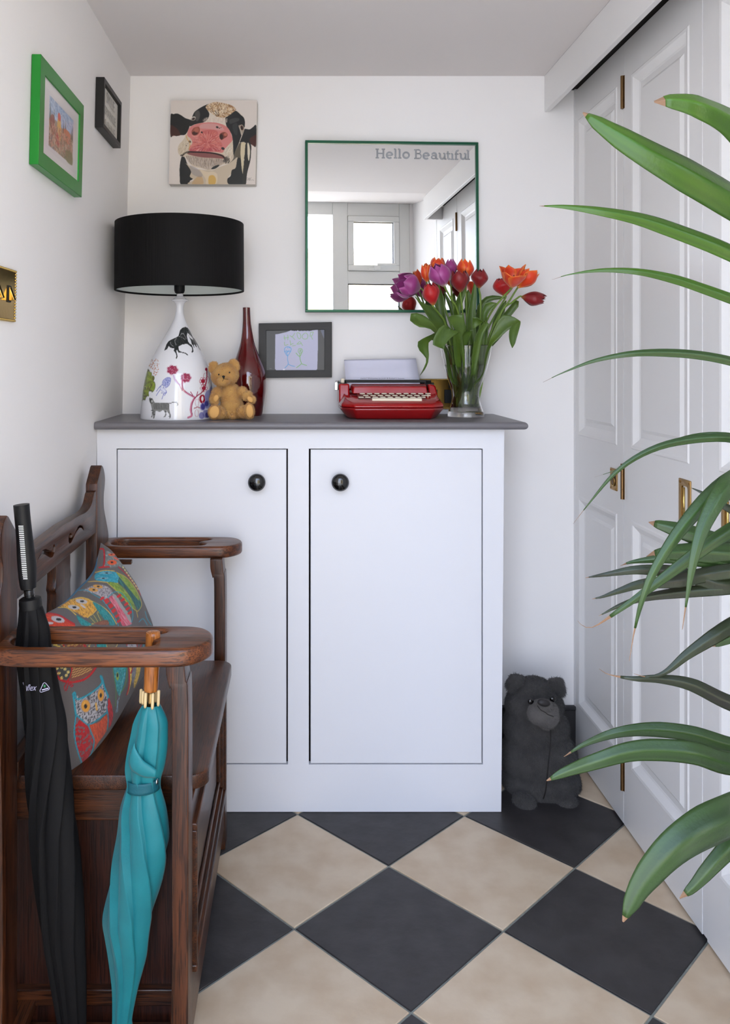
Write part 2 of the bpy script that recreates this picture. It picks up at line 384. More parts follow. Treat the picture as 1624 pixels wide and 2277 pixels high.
# rebated meeting strip between the two pairs
b = MB(); b.box((X_DOOR+0.001, 1.9625, 0.012), (X_DOOR+0.02, 1.9865, 2.340)); b.build('trim_4', M_door, **S)
b = MB(); b.box((X_DOOR-0.001, 2.8935, 0.0), (X_DOOR+0.04, Y_BACK, 2.35)); b.box((X_DOOR-0.001, 1.03, 0.0), (X_DOOR+0.04, 1.052, 2.40)); b.build('trim_5', M_door, **S)
def hinge(parent, y, za, zb):
    b = MB(); L = (zb-za)
    b.lathe([(0.0052, 0), (0.0052, L*0.28), (0.0045, L*0.285), (0.0052, L*0.29), (0.0052, L*0.7), (0.0045, L*0.705), (0.0052, L*0.71), (0.0052, L)], (X_DOOR-0.004, y, za), 12)
    b.box((X_DOOR-0.0012, y-0.008, za), (X_DOOR, y+0.008, zb)); b.build('hinge', M_bronze, parent, smooth=True, auto=40)
for za, zb in ((2.149, 2.247), (0.979, 1.085), (0.107, 0.195)):
    hinge(doors[0], 2.4645, za, zb); hinge(doors[2], 1.4605, za, zb)
def flush_pull(parent, y0, y1, z0, z1):
    ym = (y0+y1)/2
    inner = rrect(ym-0.0165, z0+0.017, ym+0.0165, z1-0.017, 0.006)
    me = plate([rrect(y0, z0, y1, z1, 0.002), inner], 'x', X_DOOR-0.003, X_DOOR, 0.0006, 1)
    pl = finish(me, 'pull_plate', M_goldsat, parent, label='brass flush pull plate')
    b = MB()
    pts = [(ym+math.sin(a)*0.0165, X_DOOR-0.0009+math.cos(a)*0.0012) for a in np.linspace(-PI/2, PI/2, 13)]
    V = np.array([[(px_, y_, z_) for (y_, px_) in pts] for z_ in (z0+0.017, z1-0.017)]); b.grid(V)
    b.build('pull_cup', M_gold, pl, smooth=True)
    b = MB(); b.tube([(X_DOOR-0.0032, ym+0.002, z0+0.020), (X_DOOR-0.0032, ym+0.002, z1-0.020)], 0.0028, 10); b.build('pull_bar', M_gold, pl, smooth=True)
    for yy in (y0+0.007, y1-0.007):
        for zz in (z0+0.008, z1-0.008):
            b = MB(); b.lathe([(0.0033, 0), (0.0033, -0.001), (0.0020, -0.0018)], (X_DOOR-0.003, yy, zz), 10, 'x'); b.build('screw', M_goldsat, pl)
flush_pull(doors[1], 2.041, 2.104, 0.971, 1.094)
flush_pull(doors[2], 1.830, 1.893, 0.971, 1.094)
# ring pull on the far leaf
me = plate([rrect(2.510, 0.995, 2.564, 1.062, 0.003), [(2.537+0.017*math.cos(a), 1.024+0.017*math.sin(a)) for a in np.linspace(0, 2*PI, 24, endpoint=False)]], 'x', X_DOOR-0.003, X_DOOR, 0.0006, 1)
rp_ = finish(me, 'pull_plate', M_goldsat, doors[0], label='small brass ring pull plate')
b = MB(); b.lathe([(0.017, -0.0012), (0.014, 0.002), (0.006, 0.003)], (X_DOOR-0.004, 2.537, 1.024), 24, 'x', cap=True); b.build('pull_cup', M_bronze, rp_, smooth=True)
b = MB(); b.tube([(X_DOOR-0.004, 2.537+0.0135*math.cos(a), 1.022+0.0135*math.sin(a)) for a in np.linspace(0, 2*PI, 25)], 0.0022, 8); b.build('ring', M_gold, rp_, smooth=True)
for yy in (2.516, 2.558):
    for zz in (1.001, 1.056):
        b = MB(); b.lathe([(0.003, 0), (0.003, -0.001), (0.0018, -0.0016)], (X_DOOR-0.003, yy, zz), 10, 'x'); b.build('screw', M_goldsat, rp_)

# ------------------------------------------------------------------ white cupboard and grey worktop
CY0 = 2.54
cab = thing('cupboard', 'tall white built-in cupboard with two flush doors and black knobs', 'cupboard', (0.0, CY0, 0))
LX = [(0.0,-0.617),(1.0,-0.617)]
doorsx = [(-0.5540, -0.0318, -0.122), (0.0432, 0.5720, 0.1333)]
dz0, dz1 = 0.150, 1.1195
b = MB()
y1 = CY0+0.022
for x0, x1 in ((-0.617, -0.5565), (-0.0270, 0.0375)): b.box((x0, CY0, dz0-0.003), (x1, y1, dz1+0.003))
b.hexa([(0.575,CY0,0.001),(0.632,CY0,0.001),(0.632,y1,0.001),(0.575,y1,0.001),(0.575,CY0,1.182),(0.6415,CY0,1.182),(0.6415,y1,1.182),(0.575,y1,1.182)])
b.box((-0.617, CY0, 0.001), (0.575, y1, dz0-0.003)); b.box((-0.617, CY0, dz1+0.003), (0.575, y1, 1.182))
b.build('face_frame', M_cab, cab)
b = MB(); b.hexa([(0.610,y1,0.001),(0.632,y1,0.001),(0.632,2.882,0.001),(0.610,2.882,0.001),(0.612,y1,1.182),(0.6415,y1,1.182),(0.6415,2.882,1.182),(0.612,2.882,1.182)]); b.build('side_panel', M_cab, cab)
b = MB(); b.box((-0.610, CY0+0.03, 0.004), (0.606, CY0+0.04, 1.178)); b.build('interior', M_gap, cab)
for i, (x0, x1, kx) in enumerate(doorsx):
    b = MB(); b.box((x0, CY0+0.0015, dz0), (x1, CY0+0.021, dz1)); d = b.build('door', M_cab, cab, bevel=0.0012)
    b = MB(); b.lathe([(0.011, 0), (0.0105, -0.010), (0.012, -0.014), (0.0225, -0.019), (0.0272, -0.027), (0.0265, -0.035), (0.020, -0.042), (0.010, -0.0455), (0.001, -0.0463)], (kx, CY0+0.0015, 1.022), 40, 'y'); b.build('knob', M_black, d, smooth=True)
WT = 1.207
def wt_profile():
    h = 0.0125; c = WT-h; pts = [(2.893, WT-0.025), (2.893, WT)]
    for a in np.linspace(90, 270, 13): pts.append((2.500+h*math.cos(math.radians(a))+0.0, c+h*math.sin(math.radians(a))))
    return pts
b = MB(); hh = 0.0115; zc = WT-hh
def wrow(y_front, xr, n=11):
    pts = []
    for a in np.linspace(90, -90, n): pts.append((hh*math.cos(math.radians(a)), zc+hh*math.sin(math.radians(a))))
    return pts
prof = wrow(0, 0); fr = []; ri = []; bk = []; le = []
xr, yf, xl, yb = 0.692, 2.508, -0.6155, 2.905
loops = []
for d, z in prof: loops.append([(xl, yf-d, z), (xr+d, yf-d, z), (xr+d, yb, z), (xl, yb, z)])
n0 = 0
for L in loops: b.v += L
for j in range(len(loops)-1):
    for k in range(4): b.f.append((j*4+k, (j+1)*4+k, (j+1)*4+(k+1)%4, j*4+(k+1)%4))
b.f.append((0, 1, 2, 3)); q = (len(loops)-1)*4; b.f.append((q+3, q+2, q+1, q))
wt = b.build('worktop', M_top, loc=(0, 2.7, WT), smooth=True, auto=35, label='grey painted worktop with a rounded edge on top of the white cupboard', cat='worktop')

# ------------------------------------------------------------------ oak hall bench with umbrella arms
WDK, WLT = rgb(36,16,7), rgb(90,48,23)
M_wx, M_wy, M_wz = (wood('oak_grain_'+a, WDK, WLT, a, 0.34) for a in 'xyz')
M_wred = wood('reddish_oak_panel', rgb(34,12,6), rgb(64,27,13), 'z', 0.4, 0.8)
M_warm = wood('polished_oak_arm', rgb(54,25,10), rgb(124,68,32), 'x', 0.3)
bench = thing('hall_bench', 'dark oak hall settle with carved back rail and slotted umbrella arms', 'bench', (-0.38, 1.98, 0))
YC = 1.9775
def mir(pts): return [(2*YC-y, z) for y, z in pts][::-1]
far_post = [(2.306, 0.0), (2.400, 0.0), (2.410, 0.03)]+[tuple(p) for p in catmull([(2.392,0.10),(2.388,0.3),(2.396,0.6),(2.420,0.80),(2.446,0.862),(2.444,0.885),(2.418,0.925),(2.392,0.965),(2.388,1.0),(2.400,1.03),(2.404,1.052),(2.392,1.075),(2.376,1.089)], 5)]+[(2.364,1.093),(2.356,1.090),(2.3085,1.050),(2.306,1.045)]
for pr in (far_post, mir(far_post)):
    finish(plate([pr], 'x', -0.592, -0.560, 0.002, 2), 'back_post', M_wz, bench)
half = [(YC, 0.997), (2.12, 0.993), (2.17, 0.990), (2.205, 0.990), (2.235, 0.994), (2.258, 1.003), (2.272, 1.015), (2.284, 1.0266), (2.304, 1.030)]
top = [tuple(p) for p in catmull(half, 4)]
rail = [(2*YC-2.304, 0.913), (2.304, 0.913)]+top[::-1]+[(2*YC-y, z) for y, z in top[1:]]
def z2(pts, x=-0.560):                       # zoomed crop (0,1000) x5.42 onto the rail face
    o = []
    for u, v in pts:
        p = PX(u/5.42, 1000+v/5.42, x); o.append((p.y, p.z))
    return o
cut_far = z2([(868,1003),(878,1030),(876,1062),(905,1030),(945,940),(975,910),(1000,918),(1016,945),(1019,972),(995,942),(970,940),(935,985),(895,1070),(870,1120),(850,1132),(838,1105),(838,1050),(850,1015)])
cut_near = z2([(462,1352),(475,1305),(505,1258),(528,1212),(565,1195),(605,1213),(632,1220),(648,1190),(655,1150),(668,1138),(677,1170),(672,1235),(650,1290),(622,1302),(590,1285),(555,1262),(515,1258),(488,1290)])
finish(plate([rail, cut_far, cut_near], 'x', -0.588, -0.562, 0.0012, 1), 'top_rail', M_wy, bench)
sh = [(1.922,0.915),(1.922,0.88),(1.914,0.86),(1.922,0.845),(1.918,0.80),(1.928,0.76),(1.928,0.72),(1.910,0.66),(1.922,0.60),(1.922,0.548)]
sh = [tuple(p) for p in catmull(sh, 4)]
spl = sh+[(2*1.982-y, z) for y, z in sh[::-1]]
finish(plate([spl], 'x', -0.584, -0.562, 0.0015, 1), 'splat', M_wz, bench)
b = MB(); b.box((-0.588, 1.655, 0.548), (-0.560, 2.300, 0.585)); b.build('back_rail', M_wy, bench, bevel=0.002)
# seat lid with rounded front corners
def corner(x0, y0, x1, y1, r, n=8):
    o = [(x0, y0)]
    for a in np.linspace(-90, 0, n): o.append((x1-r+r*math.cos(math.radians(a)), y0+r+r*math.sin(math.radians(a))))
    for a in np.linspace(0, 90, n): o.append((x1-r+r*math.cos(math.radians(a)), y1-r+r*math.sin(math.radians(a))))
    return o+[(x0, y1)]
finish(plate([corner(-0.586, 1.672, -0.181, 2.318, 0.04)], 'z', 0.519, 0.550, 0.004, 2), 'seat_lid', M_wy, bench)
# chest
for ya in (1.700, 2.286):
    b = MB(); b.box((-0.586, ya, 0.105), (-0.222, ya+0.016, 0.452)); b.build('end_panel', M_wred, bench, label='reddish brown end panel of the chest')
for ya, yb_ in ((1.683, 1.716), (2.286, 2.318)):
    for za, zb in ((0.452, 0.519), (0.072, 0.105)):
        b = MB(); b.box((-0.588, ya, za), (-0.208, yb_, zb)); b.build('end_rail', M_wx, bench, bevel=0.002)
for ya in (1.695, 2.290):
    b = MB(); b.box((-0.586, ya, 0.012), (-0.225, ya+0.016, 0.072)); b.build('plinth', M_wred, bench)
b = MB(); b.box((-0.588, 1.716, 0.105), (-0.578, 2.286, 0.519)); b.build('back_board', M_wy, bench)
b = MB(); b.box((-0.586, 1.716, 0.072), (-0.225, 2.286, 0.084)); b.build('base_board', M_wy, bench)
# front frame and its moulded panel
XF = -0.207
for za, zb in ((0.465, 0.519), (0.06, 0.19)):
    b = MB(); b.box((XF-0.024, 1.612, za), (XF, 2.343, zb)); b.build('front_rail', M_wy, bench, bevel=0.0015)
for ya, yb_ in ((1.612, 1.640), (2.300, 2.343)):
    b = MB(); b.box((XF-0.024, ya, 0.19), (XF, yb_, 0.465)); b.build('front_stile', M_wz, bench, bevel=0.0015)
b = MB(); b.box((XF-0.020, 1.640, 0.19), (XF-0.012, 2.300, 0.465)); b.build('front_panel', M_wy, bench)
def mould(i, w, x1, mt):
    ya, yb_, za, zb = 1.630+i, 2.310-i, 0.180+i, 0.475-i
    b = MB(); b.box((XF-0.012, ya, za), (x1, yb_, za+w)); b.box((XF-0.012, ya, zb-w), (x1, yb_, zb)); b.box((XF-0.012, ya, za+w), (x1, ya+w, zb-w)); b.box((XF-0.012, yb_-w, za+w), (x1, yb_, zb-w))
    return b.build('moulding', mt, bench, bevel=0.0025)
mould(0.0, 0.014, XF+0.010, M_wy); mould(0.018, 0.010, XF+0.003, M_wy); mould(0.045, 0.012, XF-0.004, M_wy)
# front posts, arms
def fp(yc_):
    L = [(-0.247,0.828),(-0.246,0.80),(-0.240,0.775),(-0.2355,0.75),(-0.2350,0.5),(-0.2352,0.25),(-0.2375,0.15),(-0.241,0.08),(-0.240,0.0)]
    R = [(-0.204,0.0),(-0.205,0.08),(-0.2045,0.2),(-0.2040,0.5),(-0.2045,0.755),(-0.209,0.79),(-0.2125,0.828)]
    pr = [tuple(p) for p in catmull(L, 4)]+[tuple(p) for p in catmull(R, 4)]
    finish(plate([pr], 'y', yc_-0.032, yc_+0.032, 0.0025, 2), 'front_post', M_wz, bench)
fp(1.580); fp(2.375)
def arm(y0, y1, name='arm'):
    w = y1-y0; ym = (y0+y1)/2
    A = [(-0.592,y0+0.030),(-0.545,y0+0.008),(-0.50,y0+0.001),(-0.40,y0),(-0.26,y0+0.001),(-0.21,y0+0.005),(-0.183,y0+0.022),(-0.166,y0+0.048),(-0.161,ym),(-0.166,y1-0.042),(-0.183,y1-0.016),(-0.21,y1-0.003),(-0.26,y1),(-0.40,y1),(-0.50,y1-0.001),(-0.545,y1-0.006),(-0.592,y1-0.022)]
    A = [tuple(p) for p in catmull(A, 5)]
    s0, s1 = y0+0.024, y1-0.020; sm = (s0+s1)/2
    hw = (s1-s0)/2
    SL = [(-0.548+hw*0.9-hw*0.9*math.cos(a), sm+hw*math.sin(a)) for a in np.linspace(-PI/2, PI/2, 13)][::-1]
    SL = [(-0.548+hw*0.9-hw*0.9*math.sin(a), sm+hw*math.cos(a)) for a in np.linspace(0, PI, 13)]
    R = [(-0.292,s0),(-0.276,s0+0.004),(-0.268,s0+0.014),(-0.267,s0+0.026),(-0.276,s0+0.036),(-0.289,sm),(-0.276,s1-0.036),(-0.262,s1-0.026),(-0.256,s1-0.014),(-0.268,s1-0.004),(-0.292,s1)]
    R = [tuple(p) for p in catmull(R, 3)]
    finish(plate([A, SL+R], 'z', 0.826, 0.860, 0.008, 3), name, M_warm, bench)
arm(1.512, 1.657); arm(2.356, 2.500)
for ya in (2.335, 1.603):
    b = MB(); b.box((-0.565, ya, 0.815), (-0.47, ya+0.017, 0.826)); b.build('arm_cleat', M_wx, bench, bevel=0.001)
# side rails that hold the umbrellas at seat height, and the drip trays
b = MB(); b.box((-0.575, 2.345, 0.485), (-0.235, 2.375, 0.520)); b.build('side_rail', M_wx, bench, bevel=0.002)
for ya, yb_ in ((1.552, 1.683), (2.318, 2.44)):
    b = MB(); b.box((-0.560, ya, 0.030), (-0.238, yb_, 0.040)); b.box((-0.560, ya, 0.040), (-0.238, ya+0.012, 0.062)); b.build('drip_tray', M_wx, bench, bevel=0.001)
b = MB(); b.box((-0.57, 1.56, 0.06), (-0.535, 1.70, 0.085)); b.build('tray_bracket', M_wy, bench, bevel=0.002)

# ------------------------------------------------------------------ painter: rasterises printed and embroidered patterns to vertex colours
class Art:
    def __init__(s, w, h, k, base):
        s.k = k; s.W = int(w*k); s.H = int(h*k); s.a = np.empty((s.H, s.W, 3), np.float32); s.a[:] = np.array(base)/255.0
    def _bb(s, p, pad=2):
        x0 = max(int(p[:,0].min()-pad), 0); x1 = min(int(p[:,0].max()+pad)+1, s.W); y0 = max(int(p[:,1].min()-pad), 0); y1 = min(int(p[:,1].max()+pad)+1, s.H)
        return x0, x1, y0, y1
    def _put(s, bb, m, c, al):
        x0, x1, y0, y1 = bb; m = (m*al)[..., None]; s.a[y0:y1, x0:x1] = s.a[y0:y1, x0:x1]*(1-m)+np.array(c, np.float32)/255.0*m
    def mask(s, pts, smooth=True):
        p = np.array(catmull(pts, 5, True) if smooth else pts, float)*s.k; bb = s._bb(p); x0, x1, y0, y1 = bb
        if x1 <= x0 or y1 <= y0: return None, None
        tot = 0
        for ox, oy in ((.25,.25),(.75,.25),(.25,.75),(.75,.75)):
            X, Y = np.meshgrid(np.arange(x0, x1)+ox, np.arange(y0, y1)+oy); ins = np.zeros(X.shape, bool)
            for i in range(len(p)):
                ax, ay = p[i]; bx, by = p[(i+1)%len(p)]
                if ay == by: continue
                c = ((ay > Y) != (by > Y)) & (X < (bx-ax)*(Y-ay)/(by-ay)+ax); ins ^= c
            tot = tot+ins
        return bb, tot/4.0
    def poly(s, pts, c, al=1.0, smooth=True, feather=0):
        bb, m = s.mask(pts, smooth)
        if bb is None: return s
        if feather:
            for _ in range(feather):
                q = np.pad(m, 1, mode='edge'); m = (q[:-2,1:-1]+q[2:,1:-1]+q[1:-1,:-2]+q[1:-1,2:]+q[1:-1,1:-1])/5
        s._put(bb, m, c, al); return s
    def line(s, pts, w, c, al=1.0, smooth=True, closed=False, dash=None):
        pts = catmull(pts, 5, closed) if smooth and len(pts) > 2 else [np.array(q, float) for q in pts]
        if closed: pts = list(pts)+[pts[0]]
        p = np.array(pts)*s.k; hw = w*s.k/2; bb = s._bb(p, hw+2); x0, x1, y0, y1 = bb
        if x1 <= x0 or y1 <= y0: return s
        X, Y = np.meshgrid(np.arange(x0, x1)+.5, np.arange(y0, y1)+.5); m = np.zeros(X.shape, np.float32)
        for i in range(len(p)-1):
            if dash and (i//dash) % 2: continue
            a, b_ = p[i], p[i+1]; d = b_-a; L = max((d**2).sum(), 1e-9); t = np.clip(((X-a[0])*d[0]+(Y-a[1])*d[1])/L, 0, 1)
            D = np.hypot(X-a[0]-t*d[0], Y-a[1]-t*d[1]); m = np.maximum(m, np.clip(hw-D+0.5, 0, 1))
        s._put(bb, m, c, al); return s
    def oval(s, cx, cy, rx, ry, c, al=1.0, rot=0, feather=0):
        a = np.linspace(0, 2*PI, 24, endpoint=False); ct, st = math.cos(rot), math.sin(rot)
        return s.poly([(cx+rx*math.cos(q)*ct-ry*math.sin(q)*st, cy+rx*math.cos(q)*st+ry*math.sin(q)*ct) for q in a], c, al, False, feather)
    def inside(s, pts, smooth=True):
        """random-point sampler within a region, in drawing units"""
        bb, m = s.mask(pts, smooth); ys, xs = np.nonzero(m > 0.5)
        def f(n):
            i = rng.integers(0, len(xs), n); return np.stack([(xs[i]+bb[0]+rng.random(n))/s.k, (ys[i]+bb[2]+rng.random(n))/s.k], 1)
        return f
    def hatch(s, pts, n, L, ang, w, cols, al=0.8, jit=0.3, smooth=True):
        bb, mk = s.mask(pts, smooth); x0, x1, y0, y1 = bb; keep = s.a.copy()
        for i, q in enumerate(s.inside(pts, smooth)(n)):
            a = (ang(q) if callable(ang) else ang)+rng.normal()*jit; l = L*(0.6+0.8*rng.random())/2
            s.line([(q[0]-math.cos(a)*l, q[1]-math.sin(a)*l), (q[0]+math.cos(a)*l, q[1]+math.sin(a)*l)], w, cols[i % len(cols)], al, False)
        mm = np.zeros((s.H, s.W, 1), np.float32); mm[y0:y1, x0:x1, 0] = np.clip(mk*1.3, 0, 1); s.a = keep*(1-mm)+s.a*mm
        return s
    def sample(s, X, Y):
        x = np.clip(np.asarray(X)*s.k-0.5, 0, s.W-1.001); y = np.clip(np.asarray(Y)*s.k-0.5, 0, s.H-1.001)
        i, j = x.astype(int), y.astype(int); fx, fy = (x-i)[..., None], (y-j)[..., None]
        i1, j1 = np.minimum(i+1, s.W-1), np.minimum(j+1, s.H-1)
        c = s.a[j, i]*(1-fx)*(1-fy)+s.a[j, i1]*fx*(1-fy)+s.a[j1, i]*(1-fx)*fy+s.a[j1, i1]*fx*fy
        return np.where(c <= 0.04045, c/12.92, ((c+0.055)/1.055)**2.4)
def project(V):
    return VX+V[..., 0]*FPX/V[..., 1], VY-(V[..., 2]-EYE)*FPX/V[..., 1]

# ------------------------------------------------------------------ things on the walls
A_ = mat('painted_surface', (0.5,0.5,0.5), 0.55, attr=True, bump=(900, 0.05))
def quadart(art, corners_px, corners3, nu, nv):
    """grid over a quad; corners TL,TR,BR,BL in art units and in space"""
    u = np.linspace(0, 1, nu)[None, :, None]; v = np.linspace(0, 1, nv)[:, None, None]
    def bl(c): c = [np.array(q, float) for q in c]; return (c[0]*(1-u)+c[1]*u)*(1-v)+(c[3]*(1-u)+c[2]*u)*v
    V = bl([tuple(c) for c in corners3]); q = bl(corners_px); m = MB(); m.grid(V); m.c = art.sample(q[..., 0], q[..., 1]).reshape(-1, 3)
    m.f = [f[::-1] for f in m.f]
    return m
# --- cow canvas
cow = Art(1624, 1553, 0.36, (216,206,198))
cow.poly([(960,950),(1000,860),(1110,700),(1190,760),(1250,800),(1200,1000),(1130,1060),(1040,1080)], (92,84,74), .9)
cow.poly([(135,640),(250,620),(420,640),(600,560),(700,400),(500,330),(400,380),(300,420),(135,400)], (226,214,204), .7, feather=4)
cow.poly([(130,660),(300,640),(360,650),(330,760),(270,820),(250,900),(300,1000),(290,1400),(110,1410)], (224,214,206), .6, feather=3)
BK = (27,28,28)
cow.poly([(138,330),(185,310),(240,300),(300,325),(370,372),(440,395),(470,420),(450,470),(430,520),(400,590),(360,635),(290,640),(230,655),(180,640),(138,655)], BK)
cow.poly([(138,490),(190,500),(260,560),(290,640),(200,650),(138,645)], (80,36,26), .75, feather=5)
cow.poly([(1240,560),(1300,540),(1380,548),(1430,515),(1484,495),(1478,810),(1420,790),(1330,765),(1260,750),(1220,745)], BK)
cow.poly([(1380,700),(1440,650),(1484,640),(1478,810),(1400,780)], (84,34,24), .75, feather=4)
# neck and shoulders
cow.poly([(310,980),(360,990),(400,1090),(460,1200),(500,1310),(440,1360),(430,1412),(300,1412),(282,1300),(280,1150)], BK)
cow.poly([(370,1080),(440,1120),(520,1170),(620,1180),(700,1190),(800,1190),(880,1150),(1040,1090),(1130,1030),(1190,990),(1185,1130),(1150,1190),(1080,1260),(1040,1320),(1060,1412),(430,1412),(500,1340),(440,1290),(460,1210),(400,1110)], (196,180,158))
cow.poly([(600,1180),(720,1220),(800,1210),(870,1260),(850,1412),(700,1412),(690,1330)], (218,200,172), .8, feather=3)
cow.poly([(740,1290),(810,1270),(850,1330),(830,1412),(740,1412)], (206,160,72), .8, feather=5)
cow.poly([(560,1290),(620,1280),(650,1350),(640,1412),(470,1412)], (190,150,100), .6, feather=5)
cow.poly([(440,1120),(560,1170),(640,1260),(600,1300),(480,1250)], (150,142,142), .6, feather=5)
cow.poly([(1100,1190),(1160,1150),(1190,1000),(1250,990),(1290,1040),(1280,1412),(1060,1412),(1030,1330),(1080,1280)], (34,36,36))
cow.poly([(1190,790),(1250,760),(1300,770),(1320,900),(1300,1010),(1240,1000),(1140,960)], (92,84,70))
cow.poly([(1250,760),(1310,760),(1325,860),(1290,1000),(1285,1250),(1260,1200),(1240,990),(1235,900)], (206,192,160))
cow.poly([(1320,765),(1400,790),(1402,900),(1390,1040),(1340,1240),(1320,1412),(1270,1412),(1270,1260),(1300,980)], (42,42,38))
cow.poly([(1345,770),(1372,790),(1385,900),(1370,1040),(1350,980)], (214,204,182))
# head
cow.poly([(440,520),(460,400),(490,330),(520,270),(590,220),(680,170),(760,140),(860,120),(960,140),(1060,160),(1140,220),(1210,270),(1280,340),(1305,440),(1300,540),(1250,680),(1200,800),(1150,900),(1120,960),(1100,700),(1050,560),(900,440),(700,430),(560,460)], (214,202,188))
cow.poly([(440,500),(452,420),(490,320),(520,270),(580,225),(660,180),(740,150),(700,200),(720,250),(745,300),(735,360),(690,420),(600,455),(520,470)], (30,30,31))
cow.poly([(520,290),(570,250),(600,300),(590,380),(560,420),(530,400)], (104,98,92), .6, feather=5)
cow.poly([(450,390),(500,345),(530,360),(520,400),(480,410)], (168,160,148)); cow.oval(497,384,26,17,(58,34,24),1,-.5); cow.oval(498,383,10,9,(12,10,10)); cow.line([(455,385),(490,350),(530,362)],5,(220,212,200))
cow.poly([(1000,350),(1060,320),(1110,270),(1170,260),(1240,320),(1290,370),(1306,450),(1290,540),(1250,650),(1200,790),(1150,900),(1125,960),(1118,780),(1100,640),(1050,550),(1010,480)], (28,30,31))
cow.poly([(1060,400),(1150,370),(1220,380),(1200,420),(1120,450),(1070,460)], (84,82,82), .55, feather=5)
cow.poly([(1110,480),(1180,450),(1190,540),(1180,640),(1130,600)], (66,68,70), .5, feather=5)
cow.poly([(1205,480),(1260,470),(1290,520),(1290,570),(1250,640),(1225,560)], (160,146,130)); cow.oval(1258,525,22,38,(70,36,24),1,-.2); cow.oval(1258,528,10,20,(10,10,10)); cow.line([(1210,480),(1260,468),(1300,500)],12,(20,20,20)); cow.line([(1225,520),(1248,600),(1258,640)],8,(196,186,170))
# hair tuft
tuft = [(690,190),(760,140),(860,120),(960,135),(1090,170),(1165,235),(1110,290),(1040,340),(960,370),(860,350),(790,300),(720,250)]
cow.poly(tuft, (184,150,112), .85)
cow.hatch(tuft, 420, 70, lambda q: math.atan2(q[1]-330, q[0]-890), 7, [(226,206,176),(150,104,66),(206,172,128),(236,222,200),(120,84,56)], .85, .7)
cow.line([(790,260),(860,340),(840,250),(890,340),(880,230)],7,(60,44,36),.9,False); cow.line([(960,230),(990,170),(1010,250),(1030,180)],6,(240,228,206),.9,False)
cow.hatch([(700,360),(1000,360),(1020,440),(660,430)], 160, 60, 1.5, 4, [(230,214,200),(196,170,154)], .5, .3)
# muzzle
cow.poly([(430,530),(500,480),(600,450),(720,438),(860,445),(980,480),(1050,545),(1090,640),(1110,760),(1120,900),(1125,1000),(1060,1075),(960,1100),(900,1130),(820,1175),(720,1190),(640,1160),(500,1130),(420,1060),(380,990),(310,970),(262,930),(250,860),(270,790),(330,720),(380,640)], (206,190,168))
cow.poly([(430,530),(510,478),(610,450),(720,438),(860,445),(985,485),(1055,550),(1095,640),(1108,720),(1050,790),(1000,850),(950,915),(850,905),(700,900),(560,890),(440,900),(430,830),(480,760),(450,690),(400,640)], (206,126,122))
cow.poly([(620,470),(760,455),(900,480),(980,560),(860,560),(720,540),(600,530)], (206,156,152), .8, feather=6)
cow.poly([(560,620),(700,560),(860,570),(900,700),(950,800),(900,890),(700,880),(480,860),(500,760),(600,700)], (190,92,88), .75, feather=7)
cow.poly([(440,860),(560,800),(700,840),(860,840),(920,890),(700,895),(480,905)], (168,66,78), .6, feather=5)
cow.hatch([(480,740),(640,600),(860,600),(940,800),(880,885),(500,880)], 300, 60, lambda q: math.atan2(q[1]-760, q[0]-715), 4, [(236,188,180),(214,120,104),(228,160,140),(150,60,60)], .7, .2)
cow.poly([(475,560),(510,520),(580,510),(600,560),(580,610),(530,640),(490,640),(465,600)], (150,80,66)); cow.oval(520,610,45,30,(62,30,24),.9,0,3); cow.oval(545,560,36,40,(176,102,84),.8,0,3)
cow.line([(480,650),(540,665),(600,610),(610,550)],12,(224,160,140),.7)
cow.poly([(905,640),(930,605),(990,592),(1030,620),(1025,660),(980,690),(940,715),(912,690)], (120,58,46)); cow.oval(935,665,28,42,(52,26,20),.9,0,2); cow.oval(1000,630,28,26,(192,112,92),.8,0,2)
for x, y, r in ((628,596,16),(438,742,20),(408,772,7),(384,804,9),(960,850,26),(870,515,20),(905,530,10),(930,520,7)): cow.oval(x, y, r*1.1, r*.8, (44,38,38), .95, .4)
cow.poly([(440,900),(640,900),(820,915),(960,950),(1000,1010),(960,1010),(820,1000),(640,990),(480,960),(400,930)], (120,62,62), .85, feather=3)
cow.line([(320,960),(400,905),(520,905),(700,912),(840,930),(950,965),(1000,1020)],22,(40,22,22)); cow.line([(300,960),(370,920),(440,905)],26,(56,52,42),.6)
chin = [(380,970),(520,975),(700,1000),(900,1010),(1000,1040),(960,1090),(840,1160),(720,1180),(600,1140),(460,1090)]
cow.poly(chin, (176,158,144), .8, feather=4); cow.hatch(chin, 500, 60, 1.45, 4, [(206,194,184),(140,124,112),(190,170,154),(110,98,90)], .6, .25)
cow.poly([(790,1150),(840,1120),(900,1105),(890,1130),(840,1165),(780,1175)], (38,42,40))
cow.hatch([(960,1030),(1040,960),(1070,1060),(1000,1090)], 60, 60, 1.9, 5, [(50,46,44),(90,80,70)], .8, .2)
cow.hatch([(260,860),(330,740),(420,700),(430,880),(320,950)], 160, 50, 2.0, 4, [(224,212,192),(170,150,120)], .5, .3)
cow.hatch([(960,900),(1060,800),(1110,860),(1110,1000),(1040,1000)], 160, 50, 1.8, 4, [(230,222,212),(176,160,140)], .6, .3)
cow.line([(380,640),(400,700),(440,760),(430,860)],16,(206,150,80),.6)
for x, y in ((1345,1320),(1362,1350),(1385,1330),(1400,1362)): pass
cow.line([(1340,1300),(1352,1350),(1372,1310),(1380,1352),(1400,1305)],4,(70,66,62),.9,False); cow.line([(1400,1350),(1425,1340),(1445,1352)],3,(90,84,80),.9)
def wallq(cpx, Y): return [P(x, y, Y) for x, y in cpx]
ck = [(143,95),(1496,90),(1470,1412),(108,1408)]
fpx = [(360+u/7.06, 210+v/7.06) for u, v in ck]
F3 = wallq(fpx, 2.866)
